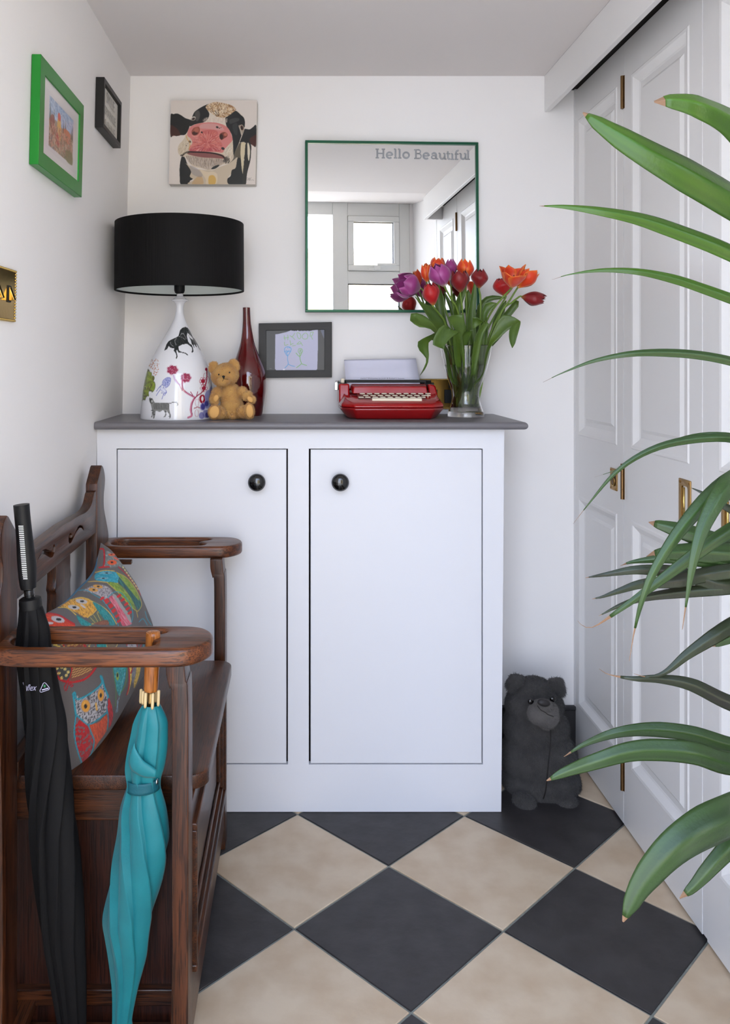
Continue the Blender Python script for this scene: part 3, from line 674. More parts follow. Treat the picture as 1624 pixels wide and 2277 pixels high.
cc = thing('canvas_painting', 'unframed square canvas painting of a black and white cow with pink muzzle', 'painting', (F3[0]+F3[2])/2+Vector((0, 0.03, 0)))
m = quadart(cow, ck, [p+Vector((0,-0.0004,0)) for p in F3], 250, 245); m.build('painted_face', A_, cc, smooth=True)
M_canv = mat('primed_canvas', rgb(206,200,192), 0.8, bump=(900, 0.2))
B3 = [Vector((p.x+0.002, 2.903, p.z-0.001)) for p in F3]
b = MB(); b.hexa([F3[3], F3[2], B3[2], B3[3], F3[0], F3[1], B3[1], B3[0]]); b.build('stretched_canvas', M_canv, cc, bevel=0.002)
# --- picture frames
def ringframe(name, C, w, t0, mt, parent, bev=0.001, lip=0.0):
    """C: front corners TL,TR,BR,BL; w: width of the moulding; t0: vector to the back"""
    ctr = sum(C, Vector())/4; ex = (C[1]-C[0]).normalized(); ez = (C[3]-C[0]).normalized()
    I = [C[0]+ex*w+ez*w, C[1]-ex*w+ez*w, C[2]-ex*w-ez*w, C[3]+ex*w-ez*w]
    b = MB(); vs = C+I+[c+t0 for c in C]+[i+t0 for i in I]; fs = []
    for k in range(4):
        j = (k+1)%4; fs += [(k, 4+k, 4+j, j), (4+k, 12+k, 12+j, 4+j), (8+k, k, j, 8+j), (12+k, 8+k, 8+j, 12+j)]
    b.add(vs, fs); o = b.build(name, mt, parent, bevel=bev)
    return I
# child's drawing
D = [P(575.5,719,2.880), P(738.5,716,2.880), P(738.5,839,2.880), P(576,840.5,2.880)]
M_df = mat('dark_brown_frame', rgb(28,25,23), 0.5, bump=(120, 0.3, (0.1,1,1)), vary=(40, 0.5, rgb(20,18,17), (0.1,1,1)))
dr = thing('framed_drawing', "dark framed child's crayon drawing of two stick figures, hung below the mirror", 'picture', (D[0]+D[2])/2+Vector((0,0.02,0)))
I = ringframe('frame', D, 0.026, Vector((0,0.022,0)), M_df, dr)
ch = Art(1624, 1299, 0.4, (34,33,32))
pap = [(425,350),(480,345),(560,325),(620,312),(660,298),(700,282),(714,272),(725,288),(745,284),(765,292),(790,286),(810,292),(832,274),(845,290),(875,292),(900,286),(925,292),(950,286),(985,292),(1010,286),(1040,292),(1070,288),(1100,278),(1150,272),(1195,266),(1195,620),(1186,975),(1170,1000),(440,1000),(418,975),(422,700)]
ch.poly([(1196,268),(1312,268),(1312,1003),(1186,1003)], (46,44,43), 1, False)
ch.poly([(1240,268),(1312,268),(1310,440)], (92,98,122), .8, False); ch.poly(pap, (176,176,200), 1, False); ch.oval(580,990,22,12,(225,225,235))
G = (130,176,104); Bl = (82,150,206)
for pts in ([(585,372),(590,410),(600,455)],[(650,362),(655,400),(650,450)],[(580,420),(620,415),(665,408)],[(690,375),(720,395),(745,410),(780,450)],[(775,330),(750,375),(720,395)],[(815,330),(830,400),(860,432),(885,400),(870,340),(825,320)],[(960,330),(915,370),(920,420),(960,438),(1005,420),(1012,360),(975,325)],[(1060,320),(1055,390)],[(1065,320),(1110,310),(1090,370),(1075,385),(1100,440)],[(590,490),(598,550),(655,535)],[(690,465),(705,530),(700,545)],[(700,540),(750,515)],[(735,560),(790,550)],[(815,530),(870,485),(920,555)],[(830,530),(890,520)]):
    ch.line(pts, 11, G, .85)
ch.line([(600,660),(592,610),(640,575),(700,590),(712,630),(690,660),(640,668)],12,Bl,.9,closed=True)
for pts in ([(648,590),(652,605)],[(672,588),(690,600)],[(618,640),(650,655),(680,640)],[(590,660),(645,740),(705,655)],[(630,690),(648,740),(645,800),(658,890),(600,960)],[(658,890),(700,912),(772,932)],[(625,690),(650,670)]): ch.line(pts, 12, Bl, .9)
ch.line([(840,660),(850,615),(890,608),(920,640),(900,680),(860,690)],11,G,.9,closed=True)
for pts in ([(870,630),(874,650)],[(893,625),(890,650)],[(865,665),(885,660)],[(800,690),(866,750),(915,660)],[(868,690),(870,760),(880,830),(895,882),(810,955)],[(895,882),(930,895),(992,915)]): ch.line(pts, 12, (112,170,84), .9)
ch.line([(318,965),(335,972),(358,968)],5,(140,140,140),.7)
q3 = [i+Vector((0,0.006,0)) for i in I]; cor = [((560+0)*0+ (i_.x*0),0) for i_ in I]
pq = [(( (VX+p.x*FPX/p.y)-560)*8.12, ((VY-(p.z-EYE)*FPX/p.y)-700)*8.12) for p in I]
m = quadart(ch, pq, q3, 200, 160); m.build('drawing', mat('paper_behind_glass', (0.5,0.5,0.5), 0.35, attr=True, bump=(300,0.02)), dr, smooth=True)
b = MB(); b.hexa([q3[3]+Vector((0,.001,0)), q3[2]+Vector((0,.001,0)), q3[2]+Vector((0,.012,0)), q3[3]+Vector((0,.012,0)), q3[0]+Vector((0,.001,0)), q3[1]+Vector((0,.001,0)), q3[1]+Vector((0,.012,0)), q3[0]+Vector((0,.012,0))]); b.build('backing', M_df, dr)
# green frame (left wall)
def wallrect(y0, y1, z0, z1, off):          # on the leaning left wall, off = distance of the front from the wall
    f = lambda y, z: Vector((wlx(z)+off, y, z))
    return [f(y0, z1), f(y1, z1), f(y1, z0), f(y0, z0)]
M_green = mat('metallic_green_frame', rgb(34,132,46), 0.32, 0.35, bump=(80, 0.03))
C = wallrect(1.842, 2.214, 1.833, 2.080, 0.022)
gf = thing('green_picture_frame', 'bright green framed watercolour of figures among trees, on the left wall', 'picture', (C[0]+C[2])/2-Vector((0.02,0,0)))
I = ringframe('frame', C, 0.035, Vector((-0.021,0,0)), M_green, gf)
wc = Art(600, 360, 1.0, (214,208,208))
wc.poly([(20,40),(560,60),(575,330),(20,320)], (206,200,203), .6, False, feather=3)
px0, py0, px1, py1 = 95, 62, 500, 300
wc.poly([(px0,py0),(px1,py0),(px1,py1),(px0,py1)], (150,138,120), 1, False)
wc.poly([(px0,py0),(px1,py0),(px1,150),(400,140),(300,160),(200,150),(px0,170)], (150,174,206), 1, False, feather=3)
box_ = [(px0,py0),(px1,py0),(px1,py1),(px0,py1)]
wc.hatch([(px0,py0),(px1,py0),(px1,140),(px0,150)], 260, 40, 0.6, 6, [(176,196,220),(126,150,190),(200,208,220)], .6, .5, False)
for x, h in ((110,90),(135,60),(170,80),(330,60),(365,80),(470,70),(490,90)): wc.poly([(x-14,180),(x,180-h),(x+14,180)], (72,74,60), .85, False, feather=1)
wc.poly([(120,150),(170,140),(190,210),(150,230),(110,210)], (134,66,54), .85, feather=3)
wc.poly([(240,120),(280,130),(290,220),(240,225),(225,160)], (214,170,84), .95, feather=2); wc.oval(255,118,26,20,(206,92,80)); wc.poly([(205,210),(245,205),(260,270),(205,262)], (170,46,42), .95, feather=2)
wc.poly([(340,150),(440,150),(450,200),(340,210)], (196,112,72), .8, feather=3); wc.poly([(100,240),(170,230),(200,300),(95,300)], (96,100,112), .8, False, feather=3)
wc.hatch([(px0,170),(px1,170),(px1,py1),(px0,py1)], 420, 36, 0.8, 6, [(176,120,90),(120,108,84),(206,186,160),(86,90,60),(160,90,74),(190,168,150)], .6, .9, False)
wc.poly([(380,250),(490,240),(498,296),(390,298)], (104,100,50), .7, feather=4)
q3 = [i-Vector((0.004,0,0)) for i in I]
m = quadart(wc, [(0,0),(600,0),(600,360),(0,360)], q3, 180, 110); m.build('watercolour', mat('print_behind_glass', (0.5,0.5,0.5), 0.3, attr=True, bump=(300,0.02), coat=0.5), gf, smooth=True)
b = MB(); d_ = Vector((-0.001,0,0)); e_ = Vector((-0.014,0,0)); b.hexa([q3[3]+e_, q3[2]+e_, q3[2]+d_, q3[3]+d_, q3[0]+e_, q3[1]+e_, q3[1]+d_, q3[0]+d_]); b.build('backing', M_gap, gf)
# black frame with lettering
C = wallrect(2.417, 2.657, 2.080, 2.228, 0.026)
bf = thing('black_picture_frame', 'small black box frame with pale lettering, on the left wall by the corner', 'picture', (C[0]+C[2])/2-Vector((0.02,0,0)))
I = ringframe('frame', C, 0.014, Vector((-0.025,0,0)), mat('black_frame', rgb(11,10,10), 0.45, bump=(90,0.1)), bf)
M_card = mat('pale_card', rgb(214,210,202), 0.6, bump=(300,0.05)); M_ink = mat('grey_ink', rgb(172,168,162), 0.6, bump=(200,0.05))
q3 = [i-Vector((0.010,0,0)) for i in I]
b = MB(); b.hexa([q3[3]-Vector((.01,0,0)), q3[2]-Vector((.01,0,0)), q3[2], q3[3], q3[0]-Vector((.01,0,0)), q3[1]-Vector((.01,0,0)), q3[1], q3[0]]); cd = b.build('card', M_card, bf)
for i, (tx, zz, s_) in enumerate((('SMILE', 2.175, 0.046), ('SPARKLE', 2.135, 0.038), ('& SHINE', 2.097, 0.038))):
    me = text_mesh(tx, s_, 0.0001, align='CENTER'); me.transform(Matrix(((0,0,1,0),(1,0,0,0),(0,1,0,0),(0,0,0,1))))
    me.transform(Matrix.Translation((wlx(zz)+0.0185, 2.537, zz))); finish(me, 'lettering', M_ink, cd if False else bf, label='pale grey words %s' % tx)
# brass light switch
z0, z1, y0, y1 = 1.474, 1.587, 1.613, 1.766
sw = thing('light_switch', 'polished brass double light switch on the left wall', 'switch', (wlx(1.53), 1.69, 1.53))
b = MB(); fx = lambda z, d: wlx(z)+d
def slab(b, ya, yb_, za, zb, d0, d1, ins=0.0):
    b.hexa([(fx(za,d0),ya,za),(fx(za,d0),yb_,za),(fx(za,d1),yb_-ins,za+ins),(fx(za,d1),ya+ins,za+ins),(fx(zb,d0),ya,zb),(fx(zb,d0),yb_,zb),(fx(zb,d1),yb_-ins,zb-ins),(fx(zb,d1),ya+ins,zb-ins)])
slab(b, y0, y1, z0, z1, 0.0, 0.005, 0.002); b.build('plate', M_gold, sw, bevel=0.0015)
b = MB()
n = 24
for i in range(n):
    y = y0+0.004+(y1-y0-0.008)*i/(n-1)
    for z in (z0+0.004, z1-0.004): b.ball((fx(z,0.005), y, z), 0.0026, 8, 5)
for i in range(1, 17):
    z = z0+0.004+(z1-z0-0.008)*i/17
    for y in (y0+0.004, y1-0.004): b.ball((fx(z,0.005), y, z), 0.0026, 8, 5)
b.build('rope_edge', M_gold, sw, smooth=True, kind='stuff')
for yc_ in (1.655, 1.722):
    b = MB(); slab(b, yc_-0.009, yc_+0.009, 1.515, 1.550, 0.004, 0.0075); r_ = b.build('rocker_surround', M_blackpl, sw, bevel=0.001)
    b = MB(); zc_ = 1.5325; b.hexa([(fx(zc_,.007),yc_-.006,1.518),(fx(zc_,.007),yc_+.006,1.518),(fx(zc_,.019),yc_+.006,1.519),(fx(zc_,.019),yc_-.006,1.519),(fx(zc_,.007),yc_-.006,1.547),(fx(zc_,.007),yc_+.006,1.547),(fx(zc_,.009),yc_+.006,1.547),(fx(zc_,.009),yc_-.006,1.547)])
    b.build('rocker', M_gold, r_, bevel=0.001)
for yc_ in (1.628, 1.751):
    b = MB(); b.ball((fx(1.53,0.005), yc_, 1.5305), (0.002,0.004,0.004), 12, 6); b.build('screw', M_gold, sw, smooth=True)
# brass double socket behind the vase
sk = thing('wall_socket', 'polished brass double socket low on the wall between typewriter and vase', 'socket', (0.507, Y_BACK, 1.278))
xa, xb, za, zb = 0.434, 0.582, 1.224, 1.331
M_gdk = mat('aged_brass', rgb(96,74,36), 0.3, 1.0, bump=(40,0.1))
b = MB(); b.box((xa, 2.897, za), (xb, Y_BACK-0.001, zb)); b.build('plate', M_gdk, sk, bevel=0.002)
b = MB()
for i in range(34):
    x = xa+0.003+(xb-xa-0.006)*i/33
    for z in (za+0.003, zb-0.003): b.ball((x, 2.897, z), (0.0026,0.002,0.0026), 8, 5)
b.build('rope_edge', M_gold, sk, smooth=True, kind='stuff')
for cx in (0.472, 0.544):
    b = MB(); b.box((cx-0.024, 2.895, 1.245), (cx+0.024, 2.898, 1.293)); b.build('socket_insert', M_blackpl, sk, bevel=0.002)
    b = MB(); b.box((cx-0.009, 2.893, 1.298), (cx+0.011, 2.898, 1.318)); b.build('rocker', M_blackpl, sk, bevel=0.001)

# ------------------------------------------------------------------ mirror (hung slightly askew)
MC = Vector((0.3338, 2.878, 1.862)); MROT = (math.radians(-1.3), 0, math.radians(2.6))
mr = thing('mirror', 'square mirror in thin dark green frame reading Hello Beautiful', 'mirror', MC, MROT)
hw, hh_ = 0.3045, 0.2995
b = MB()
for a_, c_ in (((-hw,-0.012,-hh_),(hw,0.012,-hh_+0.009)),((-hw,-0.012,hh_-0.009),(hw,0.012,hh_)),((-hw,-0.012,-hh_+0.009),(-hw+0.009,0.012,hh_-0.009)),((hw-0.009,-0.012,-hh_+0.009),(hw,0.012,hh_-0.009))): b.box(a_, c_)
b.build('frame', mat('dark_green_frame', rgb(22,84,58), 0.35, 0.3, bump=(80,0.05)), mr, local=True, bevel=0.0015)
b = MB(); b.box((-hw+0.008,-0.004,-hh_+0.008),(hw-0.008,0.004,hh_-0.008)); b.build('mirror_glass', M_mirror, mr, local=True)
def arc(cx, cy, rx, ry, a0, a1, n=14): return [(cx+rx*math.cos(math.radians(a)), cy+ry*math.sin(math.radians(a))) for a in np.linspace(a0, a1, n)]
LW = 25
GL = []
def L_(*pts, w=LW): GL.append((list(pts), w))
def serif(x0, x1, y, w=17): L_((x0, y), (x1, y), w=w)
T, Bm, X0 = 134, 254, 172          # cap line, baseline, x-height line (stroke centres)
L_((122,T),(122,Bm)); L_((207,T),(207,Bm)); L_((122,192),(207,192), w=17)
for x in (122,207): serif(x-24, x+22, T); serif(x-24, x+22, Bm)
def e_(cx, dy=0): L_(*([(cx-38,216+dy),(cx+40,216+dy)]), w=15); L_(*arc(cx, 216+dy, 40, 40, -180, 0)); L_(*arc(cx, 216+dy, 40, 40, 180, 50))
e_(292)
def l_(x, dy=0): L_((x,T-4+dy),(x,Bm+dy)); serif(x-22, x+2, T-4+dy); serif(x-24, x+24, Bm+dy)
l_(376); l_(434, 0); L_(*arc(525, 214, 41, 40, 0, 360, 28))
L_((663,T+2),(663,Bm+3)); serif(638,700,T+2); serif(638,700,Bm+3); L_(*([(690,T+2)]+arc(700,162,26,27,-90,90)+[(664,190)]), w=18); L_(*([(690,190)]+arc(704,224,32,33,-90,90)+[(664,257)]), w=18)
e_(806, 4)
L_(*([(882,190)]+arc(918,206,28,28,-150,0)+[(946,258)])); L_(*arc(912,236,30,22,0,360,20), w=17); serif(940,976,260)
def u_(x, dy=0): L_(*([(x,184+dy),(x,226+dy)]+arc(x+31,228+dy,31,31,180,20)+[(x+64,225+dy)])); L_((x+66,182+dy),(x+66,262+dy)); serif(x-22,x+2,182+dy); serif(x+44,x+68,182+dy); serif(x+60,x+90,262+dy)
u_(1002); L_(*([(1112,150),(1112,235)]+arc(1130,238,18,22,180,40))); serif(1092,1145,186)
L_((1175,186),(1175,262)); serif(1155,1178,186); serif(1150,1200,264); L_((1174,150),(1176,152), w=26)
L_(*([(1228,262),(1228,172)]+arc(1252,168,24,26,180,300))); serif(1208,1262,190); serif(1208,1258,264)
u_(1296); l_(1398, 8)
b = MB()
for pts, w in GL:
    # ribbons in mirror coordinates
    def loc(p):
        px, py = 820+p[0]/6.246, 310+p[1]/6.246; q = P(px, py, 2.876); return np.array((q.x-MC.x, q.z-MC.z))
    Q = [loc(p) for p in pts]; hwid = w/6.246*2.876/FPX/2; n = len(Q); base = len(b.v)
    for i in range(n):
        d = Q[min(i+1,n-1)]-Q[max(i-1,0)]; d = d/np.hypot(*d); nn = np.array((-d[1], d[0]))*hwid
        for yy in (-0.0050, -0.0041): b.v += [(Q[i][0]+nn[0], yy, Q[i][1]+nn[1]), (Q[i][0]-nn[0], yy, Q[i][1]-nn[1])]
    for i in range(n-1):
        a = base+i*4; c = a+4; b.f += [(a,c,c+1,a+1),(a+2,a+3,c+3,c+2),(a,a+2,c+2,c),(a+1,c+1,c+3,a+3)]
    b.f += [(base,base+1,base+3,base+2),(base+(n-1)*4,base+(n-1)*4+2,base+(n-1)*4+3,base+(n-1)*4+1)]
b.build('lettering', mat('frosted_grey_lettering', rgb(150,152,154), 0.6, bump=(500,0.1)), mr, local=True, label='grey slab serif words Hello Beautiful')

# ------------------------------------------------------------------ soft toys: one skinned body + pile
def blob(balls, voxel, smooth=6):
    b = MB()
    for c, r, *rot in balls: b.ball(c, r, 20, 14, rot[0] if rot else None)
    me = b.mesh(); ob = bpy.data.objects.new('tmp', me); COL.objects.link(ob)
    rm = ob.modifiers.new('r', 'REMESH'); rm.mode = 'VOXEL'; rm.voxel_size = voxel
    if smooth: sm = ob.modifiers.new('s', 'SMOOTH'); sm.iterations = smooth; sm.factor = 0.5
    out = bpy.data.meshes.new_from_object(ob.evaluated_get(bpy.context.evaluated_depsgraph_get())); bpy.data.objects.remove(ob)
    out.polygons.foreach_set('use_smooth', [True]*len(out.polygons)); return out
def fur(me, n, L, w, comb=(0,0,-0.6), lift=0.7, curl=0.5):
    me.calc_loop_triangles(); nv = len(me.vertices); co = np.empty(nv*3); me.vertices.foreach_get('co', co); co = co.reshape(-1, 3)
    nr = np.empty(nv*3); me.vertices.foreach_get('normal', nr); nr = nr.reshape(-1, 3)
    tr = np.empty(len(me.loop_triangles)*3, int); me.loop_triangles.foreach_get('vertices', tr); tr = tr.reshape(-1, 3)
    a, b_, c = co[tr[:,0]], co[tr[:,1]], co[tr[:,2]]; ar = np.linalg.norm(np.cross(b_-a, c-a), axis=1); pr = ar/ar.sum()
    i = rng.choice(len(tr), n, p=pr); r1, r2 = rng.random(n), rng.random(n); s = np.sqrt(r1); wa, wb, wc_ = 1-s, s*(1-r2), s*r2
    p = a[i]*wa[:,None]+b_[i]*wb[:,None]+c[i]*wc_[:,None]; N = nr[tr[i,0]]*wa[:,None]+nr[tr[i,1]]*wb[:,None]+nr[tr[i,2]]*wc_[:,None]
    N /= np.linalg.norm(N, axis=1)[:,None]
    d = N*lift+np.array(comb)+rng.normal(size=(n,3))*curl; d -= N*np.minimum((d*N).sum(1)-0.15, 0)[:,None]
    d /= np.linalg.norm(d, axis=1)[:,None]; side = np.cross(d, N+rng.normal(size=(n,3))*0.3); side /= np.linalg.norm(side, axis=1)[:,None]+1e-9
    l = (L*(0.6+0.8*rng.random(n)))[:,None]
    V = np.empty((n, 4, 3)); V[:,0] = p-side*w-N*0.0004; V[:,1] = p+side*w-N*0.0004; V[:,2] = p+d*l*0.55+side*w*0.7+N*l*0.05; V[:,3] = p+d*l
    idx = np.arange(n)*4; F = np.concatenate([np.stack([idx, idx+1, idx+2], 1), np.stack([idx, idx+2, idx+3], 1)])
    m = bpy.data.meshes.new('m'); m.vertices.add(n*4); m.vertices.foreach_set('co', V.ravel()); m.loops.add(len(F)*3); m.polygons.add(len(F))
    m.polygons.foreach_set('loop_start', np.arange(len(F))*3); m.loops.foreach_set('vertex_index', F.ravel()); m.update(calc_edges=True); return m
def poly_tube(pts, r, n=8): return MB().tube([tuple(p) for p in catmull([tuple(q) for q in pts], 5)], r, n)
# --- golden teddy on the worktop
TY = 2.63
def T(u, v, dy=0): return P(450+u/10.827, 780+v/10.827, TY+dy)
k_ = TY/FPX/10.827
M_ted = mat('golden_mohair', rgb(208,162,90), 0.85, sheen=0.5, vary=(30, 0.7, rgb(172,118,56)), bump=(400, 0.6))
M_pad = mat('felt_pad', rgb(214,164,98), 0.9, bump=(500, 0.3))
td = thing('teddy_bear', 'small worn golden teddy bear sitting against the red vase', 'soft toy', (T(700,1640).x, TY, WT))
E = lambda u, v, ru, rv, dy=0, ry=None, rot=None: (T(u,v,dy), (ru*k_, (ry or ru)*k_, rv*k_), rot or (0,0,0))
body = [E(545,600,330,265,0.0,270,(0,-.18,0)), E(520,720,170,120,-0.028,170), E(560,470,270,170,0.0,240,(0,-.15,0)),
        E(255,400,95,135,-.002,70,(0,.3,0)), E(250,345,85,80,-.002,65), E(300,320,70,60,-.002,60), E(770,310,125,100,-.002,70,(0,.7,0)), E(825,390,80,95,-.002,65), E(720,280,80,55,-.002,60),
        E(690,1110,255,330,0.012,240), E(715,1330,270,260,0.008,260), E(680,900,190,120,.01,190),
        E(360,1010,130,150,-0.004,120,(0,.5,0)), E(290,1150,115,150,-.014,110,(0,.1,0)), E(300,1230,100,70,-.018,90),
        E(950,990,140,120,-0.004,120,(0,-.6,0)), E(1080,1080,135,105,-.014,110,(0,-.6,0)), E(1190,1180,100,95,-.022,90,(0,-.6,0)),
        E(560,1500,200,130,-.006,150), E(400,1480,190,150,-.030,150,(0,.3,0)), E(295,1470,150,175,-.048,110,(0,.2,0)),
        E(860,1490,200,125,-.006,150), E(1010,1470,180,150,-.030,150), E(1130,1450,125,190,-.048,110,(0,-.1,0)), E(740,1580,90,60,-.02,90)]
bm_ = blob(body, 0.0020, 2)
to = finish(bm_, 'body', M_ted, td)
hm = fur(bm_, 42000, 0.0042, 0.00035, (0,0,-0.35), 0.6, 0.7); hm.transform(Matrix.Identity(4)); finish(hm, 'mohair_pile', M_ted, td, local=True, kind='stuff')
for u, v, ru, rv, dy in ((290,1475,118,150,-.0635), (1140,1450,88,155,-.0635)):
    b = MB(); b.ball(T(u,v,dy), (ru*k_, 0.004, rv*k_), 24, 10, (0, 0.2 if u < 500 else -0.08, 0)); b.build('foot_pad', M_pad, td, smooth=True)
for u, v, dy in ((330,1140,-.029), (1150,1170,-.040)):
    b = MB(); b.ball(T(u,v,dy), (60*k_, 0.004, 85*k_), 18, 8, (0, 0.3 if u < 500 else -0.7, 0)); b.build('paw_pad', M_pad, td, smooth=True)
for u, v in ((398,572),(655,522)):
    b = MB(); b.ball(T(u,v,-0.0415), 0.0026, 12, 8); b.build('eye', M_black, td, smooth=True)
M_thr = mat('black_thread', rgb(26,22,20), 0.8, bump=(900,0.3))
b = MB(); c3 = T(512,622,-0.0545); b.ball(c3, (0.0046,0.003,0.0036), 12, 8); b.ball(c3+Vector((0.0006,0,-0.004)), (0.0024,0.0025,0.0035), 10, 8); b.build('nose', M_thr, td, smooth=True)
b = poly_tube([T(525,670,-.0553), T(512,695,-.0553), T(480,735,-.052)], 0.0006); b2 = poly_tube([T(525,672,-.0553), T(560,684,-.055), T(622,686,-.050)], 0.0006); n0 = len(b.v); b.add(b2.v, b2.f); b.build('mouth', M_thr, td, smooth=True)
# --- grey plush bear on the floor
GY = 2.70
def Gp(u, v, dy=0): return P(1100+u/6.695, 1480+v/6.695, GY+dy)
g_ = GY/FPX/6.695
M_gr = mat('charcoal_plush', rgb(72,69,67), 0.95, sheen=0.15, vary=(25, 0.6, rgb(50,48,47)), bump=(300, 0.5))
M_gr2 = mat('short_grey_plush', rgb(92,88,85), 0.95, sheen=0.1, bump=(500, 0.3))
gb = thing('plush_bear', 'large round charcoal plush bear standing on the floor beside the cupboard', 'soft toy', (Gp(700,2100).x, GY, 0))
E = lambda u, v, ru, rv, dy=0, ry=None, rot=None: (Gp(u,v,dy), (ru*g_, (ry or ru)*g_, rv*g_), rot or (0,0,0))
gbody = [E(600,430,310,245,0.0,320), E(595,580,425,300,0,380), E(620,900,478,380,0.0,440), E(660,1350,560,480,0.0,480), E(690,1700,575,370,0.0,500), E(690,1850,520,250,-.005,480),
         E(320,225,120,95,-.03,55,(0,.7,0)), E(260,290,95,110,-.03,55), E(390,190,60,55,-.03,50), E(930,275,115,95,-.03,55,(0,-.7,0)), E(990,350,72,115,-.03,55,(0,-.2,0)), E(860,235,65,50,-.03,50),
         E(450,2030,165,115,-0.110,180,(0,.25,0)), E(1070,2040,165,110,-.100,180,(0,-.2,0)), E(480,1950,200,120,-.06,200), E(1020,1960,200,120,-.05,200)]
gm = blob(gbody, 0.0045, 2)
finish(gm, 'body', M_gr, gb)
hm = fur(gm, 70000, 0.008, 0.0006, (0,0,-0.9), 0.55, 0.35); finish(hm, 'plush_pile', M_gr, gb, local=True, kind='stuff')
mz = blob([E(730,660,215,150,-.145,150), E(680,720,180,150,-.150,170), E(790,740,165,170,-.150,160), E(775,830,130,115,-.135,120), E(740,600,130,80,-.165,110)], 0.004, 5)
mz2 = finish(mz, 'muzzle', M_gr2, gb, label='smooth short haired muzzle')
finish(fur(mz, 9000, 0.0035, 0.0004, (0,0,-0.6), 0.5, 0.4), 'short_pile', M_gr2, mz2, local=True, kind='stuff')
b = MB(); b.ball(Gp(735,555,-.196), (0.020,0.009,0.011), 18, 10, (0,.15,0)); b.build('nose', mat('dark_nose', rgb(40,36,36), 0.6, bump=(300,0.2)), mz2, smooth=True)
for u, v, dy in ((540,535,-.146), (868,500,-.146)):
    b = MB(); b.ball(Gp(u,v,dy), (0.010,0.006,0.009), 16, 10); e1 = b.build('eye', mat('brown_glass_eye', rgb(12,8,8), 0.15, coat=0.3, bump=(10,0.01)), gb, smooth=True)
b = poly_tube([Gp(835,960,-.178), Gp(835,1150,-.187), Gp(810,1400,-.196), Gp(785,1650,-.196), Gp(765,1850,-.185), Gp(730,1980,-.165)], 0.0022); b.build('seam', M_thr, gb, smooth=True)
b = poly_tube([Gp(640,600,-.205), Gp(690,660,-.219), Gp(760,700,-.225), Gp(800,730,-.222), Gp(880,760,-.206)], 0.0013); b.build('mouth', M_thr, mz2, smooth=True)

# ------------------------------------------------------------------ table lamp
LC = Vector((-0.3895, 2.685, WT)); lk = 681*7.59
lamp = thing('table_lamp', 'white ceramic bottle lamp printed with animals under a black drum shade', 'lamp', LC)
prof_v = [(2126,600),(2122,617),(2080,619),(1950,612),(1800,597),(1650,584),(1500,562),(1400,543),(1300,518),(1200,484),(1100,442),(1000,392),(900,338),(800,280),(700,222),(600,166),(500,117),(430,88),(360,70),(300,63),(250,64),(210,72),(180,86),(160,106),(148,138),(138,145),(128,140),(115,112),(95,96),(70,62),(50,52),(20,50)]
pv = catmull(prof_v, 11)
nth = 760; zs = []; rs = []
for v, r in pv: zs.append(1.39-(650+v/7.59-805)/681); rs.append(r/lk)
zs = np.array(zs); rs = np.array(rs); zs = np.maximum(zs, WT+0.0005)
th = np.linspace(0, 2*PI, nth, endpoint=False)
Zm, Tm = np.meshgrid(zs, th, indexing='ij'); Rm = np.repeat(rs[:, None], nth, 1)
V = np.stack([LC.x+0.021*(Zm-WT)+Rm*np.cos(Tm), LC.y+Rm*np.sin(Tm), Zm], -1)
la = Art(1442, 2277, 0.6, (226,226,230)); K = (44,46,46); Mg = (150,36,74)
horse = [(495,985),(515,930),(535,875),(570,825),(620,795),(700,760),(735,738),(750,690),(762,640),(800,600),(850,583),(895,600),(930,650),(960,710),(985,760),(1030,810),(1055,850),(1085,930),(1115,985),(1085,955),(1050,890),(1030,880),(1045,915),(1035,930),(1015,890),(995,880),(1005,930),(1000,942),(985,900),(960,870),(945,810),(905,740),(885,690),(878,740),(890,790),(900,830),(925,865),(960,885),(975,920),(985,960),(992,1000),(965,1022),(955,1008),(968,975),(960,930),(930,905),(880,868),(800,882),(735,915),(745,980),(780,1002),(850,1018),(885,1038),(902,1065),(880,1060),(850,1035),(790,1020),(738,1018),(712,970),(700,985),(712,1040),(722,1082),(705,1125),(690,1112),(703,1075),(690,1030),(668,1000),(655,985),(668,950),(600,935),(570,905),(560,930),(545,960)]
la.poly(horse, K, 1, False)
for pts in ([(770,720),(820,700),(870,790)],[(745,745),(800,760),(850,800)],[(675,800),(680,850),(700,890)],[(600,840),(610,880),(650,910)],[(890,690),(925,730),(950,770)],[(700,770),(690,800)],[(780,690),(830,690)]): la.line(pts, 7, (190,190,190), .8)
la.poly([(888,680),(930,720),(970,760),(985,800),(960,790),(920,760),(890,720)], (224,224,226), 1, False)
la.hatch(horse, 160, 40, 0.9, 2.5, [(120,122,122),(20,20,20)], .6, .4, False)
tig = [(245,1835),(250,1775),(262,1785),(300,1795),(320,1840),(345,1862),(420,1870),(500,1862),(570,1872),(585,1900),(580,1960),(590,2010),(608,2070),(606,2120),(575,2128),(588,2095),(575,2050),(550,2020),(530,1990),(532,2050),(520,2100),(475,2115),(505,2080),(515,2040),(480,1985),(430,2015),(350,2005),(345,2060),(330,2125),(305,2135),(310,2100),(300,2060),(295,2110),(272,2108),(288,2070),(290,1990),(272,1900),(262,1870)]
la.poly(tig, (128,128,126), 1, False); la.line([(575,1880),(630,1862),(690,1856),(722,1878),(722,1905),(705,1908)], 13, (90,90,88))
for x in range(330, 590, 22): la.line([(x,1872),(x-8+rng.random()*8,1920),(x+6,1975)], 8, (40,40,40), .9)
for x, y in ((290,1990),(300,2030),(330,2010),(325,2060),(520,2010),(560,2020),(580,2060),(515,2060),(585,2090)): la.line([(x-14,y),(x+16,y+5)], 7, (44,44,44), .9)
